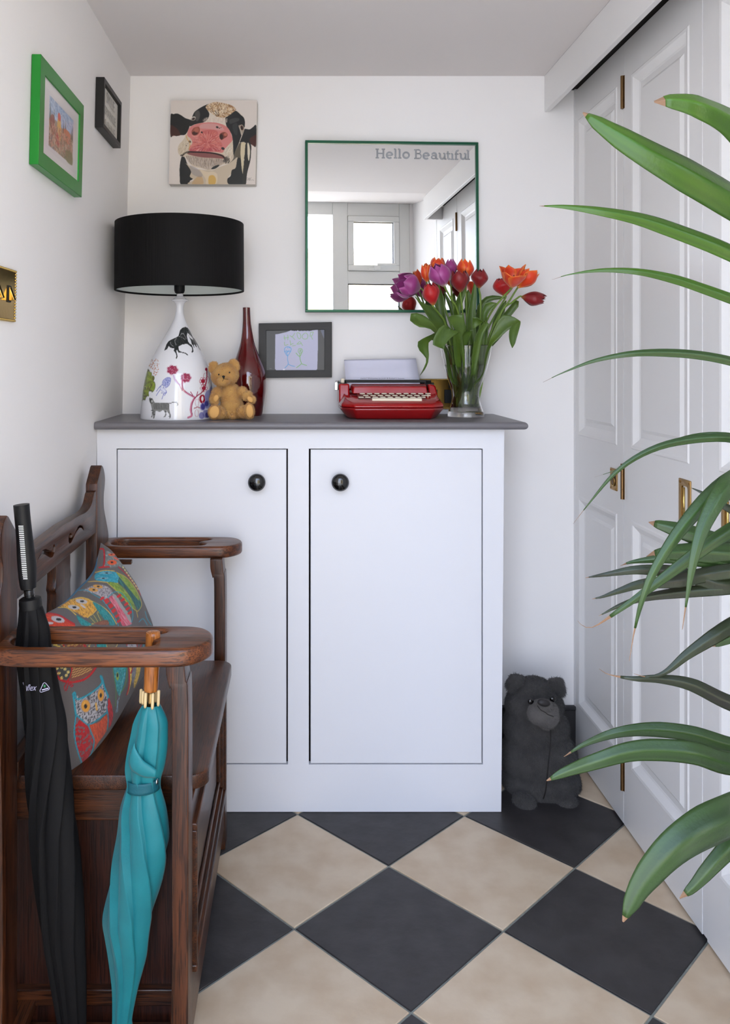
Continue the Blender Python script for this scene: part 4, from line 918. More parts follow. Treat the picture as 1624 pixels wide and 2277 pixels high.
la.poly([(246,1780),(300,1800),(312,1850),(280,1880),(250,1850)], (66,66,64), 1); la.oval(290,1840,14,22,(190,190,186))
# tree on the left, dots, chair, flowers
tree = [(60,1300),(230,1300),(250,1340),(278,1350),(285,1395),(270,1410),(315,1412),(330,1450),(315,1500),(335,1520),(345,1580),(330,1640),(300,1680),(245,1665),(230,1700),(235,1750),(200,1760),(180,1790),(175,1815),(140,1815),(60,1850)]
la.poly(tree, (122,140,44)); la.line(tree[1:-1], 7, (60,66,34), .8)
la.hatch(tree, 60, 70, 0.5, 16, [(82,72,36),(150,166,60),(96,104,40)], .7, .9)
for q in la.inside([(250,1160),(350,1130),(410,1160),(400,1300),(360,1400),(330,1400),(300,1310),(250,1270)])(70): la.oval(q[0], q[1], 8, 6, (176,100,62), .9, rng.random()*3)
BlC = (104,112,180)
la.poly([(480,1480),(540,1440),(600,1440),(605,1490),(580,1560),(520,1610),(490,1580),(470,1530)], (140,146,200), .8); la.line([(480,1480),(540,1440),(600,1445),(600,1510),(570,1580),(500,1620),(480,1580),(460,1540),(480,1480)], 7, BlC)
la.hatch([(480,1490),(590,1450),(590,1540),(500,1590)], 60, 26, 1.0, 5, [(70,80,160),(200,204,230)], .8, 1)
la.poly([(425,1600),(480,1610),(520,1650),(535,1690),(500,1690),(440,1650)], (214,216,232)); la.line([(425,1600),(480,1610),(525,1655),(535,1700),(490,1690),(435,1645)], 6, BlC, closed=True)
for pts in ([(430,1640),(395,1690),(360,1745)],[(500,1695),(475,1750),(455,1805)],[(525,1660),(530,1690),(500,1740)],[(470,1555),(415,1600),(365,1670)],[(440,1690),(480,1710)]): la.line(pts, 10, BlC)
for cx, cy, rx, ry in ((635,1310,90,75),(860,1440,85,72)):
    fl_ = [(cx+rx*(1+.08*math.cos(7*a))*math.cos(a), cy+ry*(1+.08*math.cos(7*a))*math.sin(a)) for a in np.linspace(0, 2*PI, 42, endpoint=False)]
    la.line([(cx+(x-cx)*1.12, cy+(y-cy)*1.12) for x, y in fl_], 5, (196,140,164), .9, closed=True); la.poly(fl_, Mg)
    for q in la.inside(fl_)(16): la.oval(q[0], q[1], 6, 6, (214,150,176))
la.line([(650,1400),(690,1500),(760,1560)], 26, (190,160,200), .8); la.line([(690,1470),(760,1580),(800,1660)], 12, Mg, .7)
la.line([(800,1480),(800,1560),(815,1640),(880,1700),(960,1745),(1010,1770)], 30, (178,84,116), .9); la.line([(805,1560),(830,1650),(900,1700),(990,1760)], 7, (120,30,60))
la.line([(1010,1780),(960,1880),(945,1990),(960,2080),(900,2115)], 34, (190,100,130), .9); la.line([(1010,1780),(970,1880),(962,1990),(970,2070)], 8, (110,30,56)); la.line([(1010,1790),(1060,1740),(1120,1700),(1160,1640),(1210,1500),(1215,1300)], 18, (140,26,60))
la.line([(940,1680),(980,1740)], 14, Mg); la.line([(1060,1680),(1040,1760)], 12, Mg)
for cx, cy in ((1150,1500),(1165,1620),(1140,1800)):
    la.oval(cx, cy, 34, 36, (150,20,44)); 
    for a in np.linspace(0, 2*PI, 6, endpoint=False): la.line(arc(cx+38*math.cos(a), cy+42*math.sin(a), 24, 26, 0, 360, 12), 6, (168,50,76), closed=True, smooth=False)
la.oval(1140,1800,50,78,(150,16,40)); la.oval(1140,1795,20,40,(230,224,228)); la.oval(1205,1300,20,28,(150,20,50))
for cx, cy in ((1225,1480),(1190,1420),(1050,1860),(1045,2040)): la.line(arc(cx, cy, 32, 60, 0, 360, 16), 5, (168,60,84), closed=True, smooth=False)
la.line([(1000,1960),(1060,1940),(1140,1965)], 14, (150,30,50))
for cx, cy, rx, ry in ((1150,1930,50,70),(1215,1890,50,70),(1200,2050,60,70),(1130,2080,50,60),(1240,1750,60,110),(1290,1650,30,80),(1290,2000,60,120)):
    la.oval(cx, cy, rx, ry, (112,112,176), .75, .2); la.line(arc(cx, cy, rx, ry, 0, 360, 16), 4, (206,206,226), .9, closed=True, smooth=False)
for cx, cy in ((1150,1930),(1210,1880),(1225,2070)): la.oval(cx, cy, 34, 48, (58,56,130), .9)
XX, YY = project(V); Cc = la.sample((XX-300)*7.59, (YY-650)*7.59)
nrm = -np.sin(Tm); wgt = np.clip((nrm-0.06)*12, 0, 1)[..., None]      # prints only on the front half
white = np.array(rgb(226,226,230)); Cc = Cc*wgt+white*(1-wgt); Cc = np.where(((YY-650)*7.59 < 560)[..., None], white, Cc)
V2 = np.concatenate([V, V[:, :1]], 1); C2 = np.concatenate([Cc, Cc[:, :1]], 1)
m = MB(); m.grid(V2); n = len(m.v); m.c = C2.reshape(-1, 3)
m.build('ceramic_base', mat('glazed_ceramic', (0.8,0.8,0.8), 0.08, attr=True, coat=0.5, bump=(8,0.01)), lamp, smooth=True)
SCx = Vector((-0.3817, 2.685, 0))
b = MB(); b.lathe([(0.010, 0), (0.015, 0.004), (0.0175, 0.012), (0.0175, 0.04), (0.012, 0.05)], (SCx.x-0.001, SCx.y, 1.612), 24); b.build('lamp_holder', M_blackpl, lamp, smooth=True, auto=50)
b = MB(); b.ball((SCx.x, SCx.y, 1.70), (0.028,0.028,0.04), 20, 12); b.build('bulb', mat('opal_bulb', rgb(230,228,220), 0.3, bump=(5,0.01)), lamp, smooth=True)
M_shade = mat('black_silk', rgb(6,5,5), 0.7, spec=0.25, bump=(220, 0.4, (1,1,0.02)), vary=(60, 0.7, rgb(10,8,8), (1,1,0.02)))
M_lin = mat('white_shade_lining', rgb(206,212,208), 0.8, bump=(100,0.05))
b = MB(); R_ = 0.2095; z0, z1 = 1.6215, 1.840
b.lathe([(R_-0.0022, 0), (R_, 0), (R_-0.0012, z1-z0), (R_-0.0034, z1-z0)], (SCx.x, SCx.y, z0), 96, cap=False); b.build('lamp_shade', M_shade, lamp, smooth=True, auto=40)
b = MB(); b.lathe([(R_-0.0036, 0.006), (R_-0.0036, 0.0), (R_-0.0024, -0.0004)], (SCx.x, SCx.y, z0), 96, cap=False); b.build('hem', M_shade, lamp, smooth=True)
b = MB(); b.lathe([(R_-0.0036, z1-z0-0.0005), (R_-0.0034, 0.0055)], (SCx.x, SCx.y, z0), 96, cap=False); b.build('shade_lining', M_lin, lamp, smooth=True)
b = MB()
for a in (0.5, 0.5+2*PI/3, 0.5+4*PI/3): b.tube([(SCx.x+0.016*math.cos(a), SCx.y+0.016*math.sin(a), 1.655), (SCx.x+(R_-0.004)*math.cos(a), SCx.y+(R_-0.004)*math.sin(a), 1.66)], 0.0015, 6)
b.lathe([(0.0205,0),(0.0205,0.003),(0.0175,0.003),(0.0175,0)], (SCx.x, SCx.y, 1.653), 24, cap=False); b.build('shade_carrier', M_chrome, lamp)

# ------------------------------------------------------------------ red bottle vase
RY = 2.815; rk = FPX/RY
vs_ = [(922,28),(918,29.5),(905,33),(890,36.5),(870,39.2),(850,40),(835,39.2),(820,36),(805,31),(790,25),(775,19.5),(760,15.2),(740,11.8),(720,9.6),(700,8.6),(686,8.4),(684,8.4)]
pr = [(r/rk, 1.39-(y-805)/rk) for y, r in catmull(vs_, 5)]
rcx = (552.5-660)/rk
rv = thing('red_bottle_vase', 'tall dark red glossy bottle vase behind the teddy bear', 'vase', (rcx, RY, WT))
b = MB(); z00 = pr[0][1]
outer = [(r, max(z, WT+0.0005)) for r, z in pr]; outer[0] = (outer[0][0], WT+0.0005)
inner = [(outer[-1][0]-0.0022, outer[-1][1]), (outer[-1][0]-0.003, outer[-1][1]-0.06), (0.001, outer[-1][1]-0.07)]
b.lathe([(r, z) for r, z in outer+inner], (rcx, RY, 0), 64); b.xf(Matrix(((1,0,-0.027,0.027*1.33),(0,1,0,0),(0,0,1,0),(0,0,0,1)))); b.build('glazed_body', mat('oxblood_glaze', rgb(98,6,8), 0.06, coat=1.0, bump=(6,0.01), vary=(5, 0.8, rgb(44,3,6), (1,1,0.5))), rv, smooth=True, auto=60)

# ------------------------------------------------------------------ typewriter
tw = thing('typewriter', 'portable red typewriter with cream keys on the grey worktop', 'typewriter', (0.308, 2.72, WT))
M_tr = mat('glossy_red_plastic', rgb(160,9,13), 0.25, coat=0.4, bump=(120, 0.06)); M_tr2 = mat('deep_red_plastic', rgb(132,5,10), 0.3, coat=0.3, bump=(120, 0.06))
TCX = 0.309
def ring_(z, yf, yb, wf, wm, wb, ch=0.0):
    """plan outline: narrow at the front, flaring at mid depth"""
    pts = [(-wf, yf), (wf, yf), (wm*0.93+wf*0.07, yf+0.05), (wm, yf+0.105), (wm, yb-0.05), (wb, yb), (-wb, yb), (-wm, yb-0.05), (-wm, yf+0.105), (-(wm*0.93+wf*0.07), yf+0.05)]
    return [(TCX+x, y, z) for x, y in pts]
def loft(b, rings, capb=True, capt=True):
    n = len(rings[0]); s = len(b.v)
    for r in rings: b.v += r
    for j in range(len(rings)-1):
        for k in range(n): b.f.append((s+j*n+k, s+j*n+(k+1)%n, s+(j+1)*n+(k+1)%n, s+(j+1)*n+k))
    if capb: b.f.append(tuple(s+k for k in range(n))[::-1])
    if capt: b.f.append(tuple(s+(len(rings)-1)*n+k for k in range(n)))
b = MB(); loft(b, [ring_(WT+0.0005, 2.618, 2.850, 0.118, 0.142, 0.130), ring_(WT+0.030, 2.600, 2.868, 0.126, 0.166, 0.140), ring_(WT+0.0375, 2.599, 2.870, 0.1265, 0.1685, 0.142)])
b.build('lower_shell', M_tr2, tw, bevel=0.006, seg=3)
b = MB()
R1 = ring_(WT+0.0385, 2.599, 2.870, 0.1265, 0.1690, 0.142); R2 = ring_(WT+0.048, 2.604, 2.870, 0.125, 0.167, 0.141)
def deck(z, yf, zb_):   # top rim: rises towards the back
    out = []
    for i, (x, y, _) in enumerate(ring_(0, yf, 2.862, 0.122, 0.150, 0.130)):
        t = min(max((y-yf)/0.11, 0), 1); out.append((x, y, z+(zb_-z)*t))
    return out
R3 = deck(WT+0.051, 2.612, WT+0.081); loft(b, [R1, R2, R3])
b.build('upper_shell', M_tr, tw, bevel=0.005, seg=3)
# keyboard well frame and raised cover
b = MB(); b.hexa([(TCX-0.110,2.652,1.255),(TCX+0.110,2.652,1.255),(TCX+0.110,2.718,1.27),(TCX-0.110,2.718,1.27),(TCX-0.110,2.652,1.2705),(TCX+0.110,2.652,1.2705),(TCX+0.110,2.718,1.2875),(TCX-0.110,2.718,1.2875)])
b.build('key_deck', mat('dark_red_well', rgb(96,10,12), 0.4, bump=(90,0.05)), tw)
b = MB()
b.hexa([(TCX-0.124,2.716,1.285),(TCX+0.124,2.716,1.285),(TCX+0.130,2.775,1.30),(TCX-0.130,2.775,1.30),(TCX-0.120,2.722,1.309),(TCX+0.120,2.722,1.309),(TCX+0.126,2.775,1.3165),(TCX-0.126,2.775,1.3165)])
b.build('type_cover', M_tr, tw, bevel=0.003)
for s in (-1, 1):
    b = MB(); xa, xb = sorted((TCX+s*0.132, TCX+s*0.168)); b.hexa([(xa,2.735,1.25),(xb,2.735,1.25),(xb,2.86,1.25),(xa,2.86,1.25),(xa,2.752,1.318),(xb-0.012*(s>0),2.752,1.312 if s>0 else 1.318),(xb-0.012*(s>0),2.855,1.312),(xa,2.855,1.312)]); b.build('carriage_cheek', M_tr, tw, bevel=0.006, seg=3)
M_key = mat('cream_key_plastic', rgb(226,216,192), 0.35, bump=(60,0.02))
key0 = None
def K_(u, v, wpx=70, dy=0):
    pass
rows = [(607, 2.702, [440+94.2*i for i in range(10)]), (632, 2.683, [486+94.2*i for i in range(9)]+[1288]), (655, 2.664, [425,512]+[608+97*i for i in range(7)]+[1222])]
for v, Y, us in rows:
    for u in us:
        p = P(730+u/5.8, 770+v/5.8, Y); w = 0.0088
        b = MB(); b.hexa([(p.x-w,Y-0.006,p.z-0.0025),(p.x+w,Y-0.006,p.z-0.0025),(p.x+w,Y+0.006,p.z-0.0025),(p.x-w,Y+0.006,p.z-0.0025),(p.x-w+.001,Y-0.0055,p.z),(p.x+w-.001,Y-0.0055,p.z),(p.x+w-.001,Y+0.0055,p.z+0.0015),(p.x-w+.001,Y+0.0055,p.z+0.0015)])
        b.box((p.x-0.0015,Y-0.001,p.z-0.014),(p.x+0.0015,Y+0.002,p.z-0.0025)); b.build('key', M_key, tw, bevel=0.0007, seg=1)
p0, p1 = P(730+565/5.8, 770+672/5.8, 2.648), P(730+1212/5.8, 770+712/5.8, 2.640)
b = MB(); b.hexa([(p0.x,2.640,p1.z),(p1.x,2.640,p1.z),(p1.x,2.654,p1.z),(p0.x,2.654,p1.z),(p0.x,2.640,p0.z),(p1.x,2.640,p0.z),(p1.x,2.654,p0.z+.002),(p0.x,2.654,p0.z+.002)]); b.build('space_bar', M_key, tw, bevel=0.0012)
b = MB(); b.lathe([(0.0175, 0.150), (0.0175, 0.458)], (0, 2.812, 1.3105), 32, 'x'); b.build('platen', M_blackpl, tw, smooth=True, auto=40)
b = MB(); b.box((0.166, 2.786, 1.3205), (0.4385, 2.7895, 1.3300)); b.box((0.166,2.788,1.300),(0.170,2.812,1.330)); b.box((0.4345,2.788,1.300),(0.4385,2.812,1.330)); b.build('paper_bail', M_blackpl, tw, bevel=0.0008)
b = MB(); b.lathe([(0.008,0.132),(0.0165,0.134),(0.0165,0.147),(0.008,0.149)], (0, 2.812, 1.3105), 24, 'x'); b.build('platen_knob', mat('grey_knob', rgb(128,128,126), 0.4, bump=(40,0.05)), tw, smooth=True, auto=40)
b = MB(); b.tube([(0.145,2.80,1.318),(0.138,2.785,1.325),(0.133,2.765,1.322)], 0.003, 8); b.box((0.128,2.757,1.296),(0.137,2.767,1.322)); b.build('return_lever', M_chrome, tw, bevel=0.001)
b = MB(); b.box((0.150,2.795,1.318),(0.163,2.812,1.334)); b.build('carriage_end', M_key, tw, bevel=0.003)
# sheet of paper
pl_ = [(0.1735, 2.790, 1.298)]
path = [(2.7925,1.300),(2.7930,1.312),(2.7955,1.322),(2.802,1.330),(2.812,1.338),(2.828,1.356),(2.846,1.376),(2.862,1.398)]
b = MB(); rows_ = []
for y, z in catmull(path, 4):
    t = min(max((z-1.30)/0.10, 0), 1)
    L_x = (770.5-5.0*t-660)*y/FPX; R_x = (936.0-11.0*t-660)*y/FPX; dz = (0.0, 0.0045*t)
    rows_.append([(L_x+(R_x-L_x)*k/6, y, z+dz[1]*k/6) for k in range(7)])
b.grid(np.array(rows_)); o = b.build('sheet_of_paper', mat('white_paper', rgb(216,216,232), 0.8, bump=(400,0.05)), loc=(0.3, 2.80, 1.31), smooth=True, label='white sheet of paper with one typed line, rolled into the typewriter', cat='paper')
sd = o.modifiers.new('t', 'SOLIDIFY'); sd.thickness = 0.0003
me = text_mesh("Hello! Welcome to Josh & Robyn's house.", 0.0078, 0.00005, spacing=1.12)
me.transform(Matrix(((1,0,0,0),(0,0.62,0,0),(0,0.78,0,0),(0,0,0,1)))); me.transform(Matrix.Translation((0.2175, 2.8030, 1.3325)))
finish(me, 'typed_line', mat('typewriter_ink', rgb(120,116,122), 0.7, bump=(300,0.1)), o, label='typed greeting in grey ink')

# ------------------------------------------------------------------ glass vase, water, tulips
VC = Vector(((1036.5-660)*2.77/FPX, 2.77, WT)); vk = FPX/2.77
def vz(y): return 1.39-(y-805)/vk
gp = [(929,38.5),(927,40.3),(920,40.2),(912,37.6),(904,34.6),(894,31.8),(884,30.8),(874,31.3),(862,33.6),(845,39.2),(828,44.5),(811,49.2),(790,53.8),(775,56.6),(769,57.4)]
gp = catmull(gp, 5); outer = [(r/vk, vz(y)) for y, r in gp]; outer = [(r, max(z, WT+0.0004)) for r, z in outer]
innr = [(r-0.0030, z) for r, z in outer if z > WT+0.014]; zb_ = innr[0][1]
vase = thing('glass_vase', 'clear waisted glass vase with a little over half of water', 'vase', VC)
b = MB(); b.lathe(outer+[(outer[-1][0]-0.0015, outer[-1][1]+0.0012)]+innr[::-1]+[(0.001, zb_-0.002)], (VC.x, VC.y, 0), 64); b.build('glass_body', M_glass, vase, smooth=True, auto=70)
wp = [(r-0.0006, z) for r, z in innr if z < 1.381]
b = MB(); b.lathe([(0.001, zb_+0.0005)]+wp+[(wp[-1][0], 1.3815), (0.001, 1.3812)], (VC.x, VC.y, 0), 64); b.build('water', M_water, vase, smooth=True, auto=60)
M_pet = mat('tulip_petal', (0.5,0.1,0.1), 0.45, attr=True, sheen=0.2, bump=(150, 0.2))
M_stem = mat('tulip_stem', rgb(112,138,52), 0.5, bump=(80, 0.1), vary=(40, 0.5, rgb(86,116,44)))
M_leaf = mat('tulip_leaf', rgb(78,102,32), 0.42, bump=(160, 0.25, (1,1,0.1)), vary=(22, 0.7, rgb(58,84,28)))
COLS = dict(purple=((150,52,120),(184,96,160),(206,196,140)), orange=((222,62,20),(248,150,52),(240,180,60)), red=((176,14,18),(150,8,14),(200,150,60)), dark=((126,8,16),(104,4,12),(150,110,50)))
def petal(b_pt, ax, e1, e2, ang, L, hw, opn, inner, cols, seed):
    r_ = random.Random(seed); NU, NV = 16, 9; V = np.empty((NU, NV, 3)); C = np.empty((NU, NV, 3))
    jl = 1+r_.uniform(-.06, .06); tw_ = r_.uniform(-.12, .12); jo = opn+r_.uniform(-.08, .08)
    c0, c1, c2 = (np.array(rgb(*c)) for c in cols)
    for i in range(NU):
        u = i/(NU-1)
        rr = math.sin(min(u*1.9+0.10, PI/2+0.02)) if u < 0.8 else 1.0
        rr = (math.sin(min(PI/2, u*2.1+0.12)))*(1-(1-0.34-0.95*jo)*max(0, (u-0.45)/0.55)**1.7)
        rad = hw*rr*(0.90 if inner else 1.0)
        wid = (0.66 if inner else 0.76)*math.sin(min(PI/2, u*2.6+0.35))*(1-max(0, (u-0.62)/0.38)**2.6*0.90)*(1.0 if jo > 0.2 else 1.12)
        h = L*jl*(u if jo < 0.5 else u*(1-0.22*(jo-.5)*u))*(0.97 if inner else 1)
        for j in range(NV):
            v = (j/(NV-1))*2-1; a = ang+v*wid*1.15+tw_*u
            rv_ = rad*(1-0.10*v*v*u)+0.0009*math.sin(9*u+seed)
            p = b_pt+ax*(h-0.05*L*v*v*u)+(e1*math.cos(a)+e2*math.sin(a))*rv_
            V[i, j] = p
            t = max(0, (abs(v)-0.55)/0.45)*0.6+max(0, (u-0.82)/0.18)*0.6; c = c0*(1-min(t,1))+c1*min(t,1)
            bt = max(0, 1-u/0.16)*0.8; C[i, j] = c*(1-bt)+c2*bt
    m = MB(); m.grid(V); m.c = C.reshape(-1, 3); return m
def ribbon(Lp, Rp, Yl, Yr, bulge=0.004, nu=None, mp=True, wave=0.0):
    """blade between two edge outlines given in pixels; Y values give the distance along each edge"""
    Lc, Rc = catmull(Lp, 6), catmull(Rp, 6); n = 22
    def rs(c):
        c = np.array(c); d = np.r_[0, np.cumsum(np.hypot(*np.diff(c, axis=0).T))]; t = np.linspace(0, d[-1], n); return np.stack([np.interp(t, d, c[:,0]), np.interp(t, d, c[:,1])], 1)
    Lc, Rc = rs(Lc), rs(Rc); yl = np.interp(np.linspace(0,1,n), np.linspace(0,1,len(Yl)), Yl); yr = np.interp(np.linspace(0,1,n), np.linspace(0,1,len(Yr)), Yr)
    NV = 7; V = np.empty((n, NV, 3))
    for i in range(n):
        a = np.array(P(*Lc[i], yl[i])); c = np.array(P(*Rc[i], yr[i])); w = np.linalg.norm(a-c)
        for j in range(NV):
            v = j/(NV-1); q = a*(1-v)+c*v; q[1] += min(bulge, w*0.22)*(4*v*(1-v))+wave*math.sin(v*5+i*.5); V[i, j] = q
    return V
def q4(pts):
    o = []
    for u, v in pts:
        x, y = 870+u/4.511, 560+v/4.511
        if y > 772 and abs(x-1036.5) < 76: h = float(np.interp(y, [770,811,860,885,915], [50,43,30,26,30])); x = min(max(x, 1036.5-h), 1036.5+h)      # inside the vase
        o.append((x, y))
    return o
TUL = [ # kind, bloom base px, tip px, half width px, Y, tilt to camera, openness, stem way-points, label
 ('purple', (935,642), (884,630), 29, 2.812, .30, .38, [(958,672),(985,730),(1005,800),(1022,905)], 'purple tulip leaning left, largest of the purple blooms'),
 ('orange', (950,628), (945,588), 12, 2.80, 0, .15, [(965,670),(995,740),(1015,810),(1030,900)], 'orange tulip bud behind the left purple bloom'),
 ('orange', (972,608), (975,574), 17, 2.81, 0, .3, [(985,670),(1008,740),(1022,810),(1036,900)], 'orange tulip with yellow edges at the top left of the bunch'),
 ('purple', (989,637), (968,588), 25, 2.70, .15, .18, [(1003,664),(1020,698),(1032,800),(1028,905)], 'purple tulip in the middle left, in front of the orange blooms'),
 ('purple', (1002,620), (1003,575), 15, 2.79, 0, .05, [(1008,680),(1020,750),(1032,820),(1040,900)], 'slender purple tulip at the top of the bunch'),
 ('orange', (1036,622), (1035,577), 19, 2.775, .05, .2, [(1038,690),(1038,750),(1040,820),(1042,900)], 'flame orange tulip standing upright at the top centre'),
 ('dark', (1024,650), (1020,602), 22, 2.715, .1, .3, [(1030,700),(1036,760),(1040,820),(1034,900)], 'dark red tulip in the centre of the bunch'),
 ('dark', (1066,641), (1067,598), 19, 2.735, .05, .12, [(1069,665),(1068,720),(1058,800),(1048,900)], 'dark red tulip to the right of the mirror edge'),
 ('red', (964,679), (953,630), 20, 2.68, .15, .15, [(976,697),(991,721),(1008,800),(1020,905)], 'bright red tulip low at the left'),
 ('orange', (1137,639), (1140,592), 25, 2.69, .55, .95, [(1118,662),(1087,705),(1052,790),(1024,900)], 'wide open orange tulip showing its dark centre'),
 ('orange', (1152,640), (1183,600), 22, 2.71, .2, .45, [(1134,668),(1112,702),(1086,790),(1062,900)], 'orange tulip at the far right, beside the open one'),
 ('red', (1124,658), (1118,616), 25, 2.76, .05, .1, [(1108,690),(1082,740),(1062,810),(1048,900)], 'orange red tulip behind the open orange bloom'),
 ('dark', (1160,660), (1211,668), 17, 2.70, .1, .12, [(1140,672),(1116,692),(1085,760),(1054,900)], 'dark red tulip lying sideways at the far right'),
]
LEAFS = { # tulip index: list of (left edge, right edge, Yl, Yr)
 0: [([(1008,905),(992,820),(975,741),(950,704),(930,697),(912,696)], [(1014,905),(1004,820),(975,726),(950,704-5),(930,697-1),(914,697)], [2.78,2.75,2.70], [2.78,2.75,2.72]),
     (q4([(640,1300),(560,1000),(470,790),(420,710),(340,645),(270,615),(200,618)]), q4([(600,1300),(500,1000),(435,808),(350,762),(300,762),(225,722),(190,690)]), [2.79,2.74,2.66,2.64], [2.79,2.72,2.64,2.62]),
     (q4([(620,1200),(540,980),(460,820),(400,832),(300,880),(262,920),(290,1000),(345,1050),(350,1110),(290,1240)]), q4([(640,1200),(560,960),(450,890),(385,895),(375,960),(380,1020),(378,1060),(372,1110),(340,1180),(292,1242)]), [2.78,2.70,2.63,2.61], [2.78,2.70,2.63,2.60])],
 3: [(q4([(700,1300),(640,1100),(610,800),(540,735),(490,755),(440,840),(415,930),(414,975)]), q4([(730,1300),(700,1100),(695,810),(690,800),(600,865),(545,930),(490,978),(420,984)]), [2.78,2.70,2.60,2.585], [2.78,2.72,2.62,2.59]),
     (q4([(640,1200),(560,900),(440,760),(330,590),(240,450)]), q4([(680,1200),(620,900),(555,725),(430,560),(340,528),(244,448)]), [2.78,2.74,2.70], [2.78,2.75,2.70])],
 4: [(q4([(660,1200),(600,900),(470,640),(440,520),(490,368)]), q4([(690,1200),(640,900),(556,700),(540,500),(496,368)]), [2.79,2.78,2.78], [2.79,2.78,2.77]),
     (q4([(700,1200),(650,880),(600,620),(560,500),(530,395)]), q4([(730,1200),(690,880),(640,620),(600,500),(534,395)]), [2.80,2.80,2.80], [2.80,2.80,2.80])],
 5: [(q4([(760,1200),(740,900),(630,640),(650,500),(733,322)]), q4([(790,1200),(800,900),(700,640),(745,420),(738,322)]), [2.78,2.75,2.72], [2.78,2.76,2.73]),
     (q4([(720,1200),(700,1000),(640,790),(575,665),(620,635)]), q4([(740,1200),(735,1000),(715,830),(752,780),(722,625)]), [2.77,2.68,2.62], [2.77,2.69,2.63]),
     (q4([(690,1200),(660,1050),(640,960),(690,830),(780,790)]), q4([(750,1200),(740,1050),(760,940),(790,860),(822,780)]), [2.76,2.70,2.66], [2.76,2.70,2.66])],
 6: [(q4([(800,1200),(780,900),(745,600),(740,470),(770,380)]), q4([(830,1200),(850,900),(840,640),(830,500),(776,380)]), [2.79,2.78,2.77], [2.79,2.78,2.77])],
 7: [(q4([(830,1200),(800,900),(760,730),(790,500),(843,276)]), q4([(860,1200),(860,900),(850,640),(858,450),(849,276)]), [2.79,2.76,2.73], [2.79,2.76,2.73]),
     (q4([(860,1200),(830,950),(845,700),(870,560),(938,460)]), q4([(900,1200),(900,950),(920,700),(940,560),(943,460)]), [2.80,2.79,2.78], [2.80,2.79,2.78])],
 9: [(q4([(800,1250),(820,1000),(850,840),(905,740),(940,700),(900,680),(850,645),(820,655)]), q4([(840,1250),(880,1050),(930,820),(985,740),(950,690),(900,720),(850,760),(822,780)]), [2.78,2.70,2.66,2.65], [2.78,2.70,2.67,2.66]),
     (q4([(860,1250),(880,1000),(900,800),(915,600),(935,520),(1000,500),(1058,514)]), q4([(900,1250),(950,1000),(975,800),(960,660),(990,600),(1030,560),(1060,516)]), [2.78,2.73,2.69], [2.78,2.73,2.69])],
 10: [(q4([(900,1250),(940,1050),(985,900),(1040,760),(1110,640),(1200,640),(1290,690)]), q4([(930,1250),(980,1060),(1010,935),(1080,870),(1180,780),(1250,740),(1298,700)]), [2.78,2.71,2.65,2.63], [2.78,2.70,2.64,2.62]),
      (q4([(1296,692),(1240,720),(1195,765),(1182,830),(1190,900),(1214,965)]), q4([(1298,694),(1299,720),(1285,780),(1262,860),(1245,920),(1218,966)]), [2.63,2.61,2.60], [2.62,2.605,2.60])],
 11: [(q4([(940,1250),(960,1000),(1000,800),(1040,640),(1090,560),(1150,490)]), q4([(980,1250),(1040,1000),(1080,800),(1100,700),(1140,600),(1158,490)]), [2.79,2.77,2.75], [2.79,2.77,2.75]),
      (q4([(900,1200),(890,900),(880,700),(860,560),(960,445),(1090,443),(1150,458)]), q4([(930,1200),(950,900),(930,700),(930,600),(980,500),(1080,478),(1152,462)]), [2.80,2.79,2.77], [2.80,2.79,2.77])],
 12: [(q4([(960,1250),(1010,1000),(1060,820),(1120,640),(1200,540),(1240,475)]), q4([(1000,1250),(1060,1020),(1130,820),(1200,650),(1275,555),(1282,495)]), [2.80,2.78,2.76], [2.80,2.78,2.76])],
}
for ti, (kind, bp_, tp, hwp, Y, tilt, opn, way, lab) in enumerate(TUL):
    a = P(*bp_, Y); t_ = P(*tp, Y); ax = (t_-a); L = ax.length; ax = (ax.normalized()+Vector((0,-tilt,0))).normalized(); L *= 1.02
    tl = thing('tulip', lab, 'tulip', a, group='tulips in the glass vase')
    hwm = hwp*1.08*Y/FPX; up = Vector((0,0,1)) if abs(ax.z) < .9 else Vector((1,0,0)); e1 = ax.cross(up).normalized(); e2 = ax.cross(e1)
    for q in range(6):
        petal(a, ax, e1, e2, q*PI/3+ti, L, hwm, opn, q % 2 == 0, COLS[kind], ti*10+q).build('petal', M_pet, tl, smooth=True)
    if opn > .8:
        b = MB()
        for q in range(6): b.tube([a+ax*0.006, a+ax*L*0.45+(e1*math.cos(q*1.05)+e2*math.sin(q*1.05))*hwm*0.3], 0.0009, 5); b.ball(a+ax*L*0.5+(e1*math.cos(q*1.05)+e2*math.sin(q*1.05))*hwm*0.34, (0.0014,0.0014,0.004), 6, 5)
        b.build('stamen', M_blackpl, tl, smooth=True, kind='stuff')
    pts = [tuple(a+ax*0.002), tuple(a-ax*0.006)]
    for i, (x, y) in enumerate(way): f = (i+1)/len(way); pts.append(tuple(P(x, y, Y*(1-f)+(2.77+0.018*math.sin(ti*2.3))*f)))
    cp = catmull(pts, 6); MB().tube([tuple(p) for p in cp], [0.0026+0.0012*i/len(cp) for i in range(len(cp))], 9).build('stem', M_stem, tl, smooth=True)
    for li, (Lp, Rp, Yl, Yr) in enumerate(LEAFS.get(ti, [])):
        if ti == 0 and li == 0: continue
        if li < 2 and Lp[0][1] > 800:
            xo = 1036.5+14*math.sin(ti*1.7+li*2.1); Lp = [(xo-7, 908), (xo-8, 880)]+Lp; Rp = [(xo+7, 908), (xo+8, 880)]+Rp
        Vv = ribbon(Lp, Rp, Yl, Yr, 0.006)
        o = MB().grid(Vv).build('leaf', M_leaf, tl, smooth=True); sd = o.modifiers.new('t', 'SOLIDIFY'); sd.thickness = 0.0007

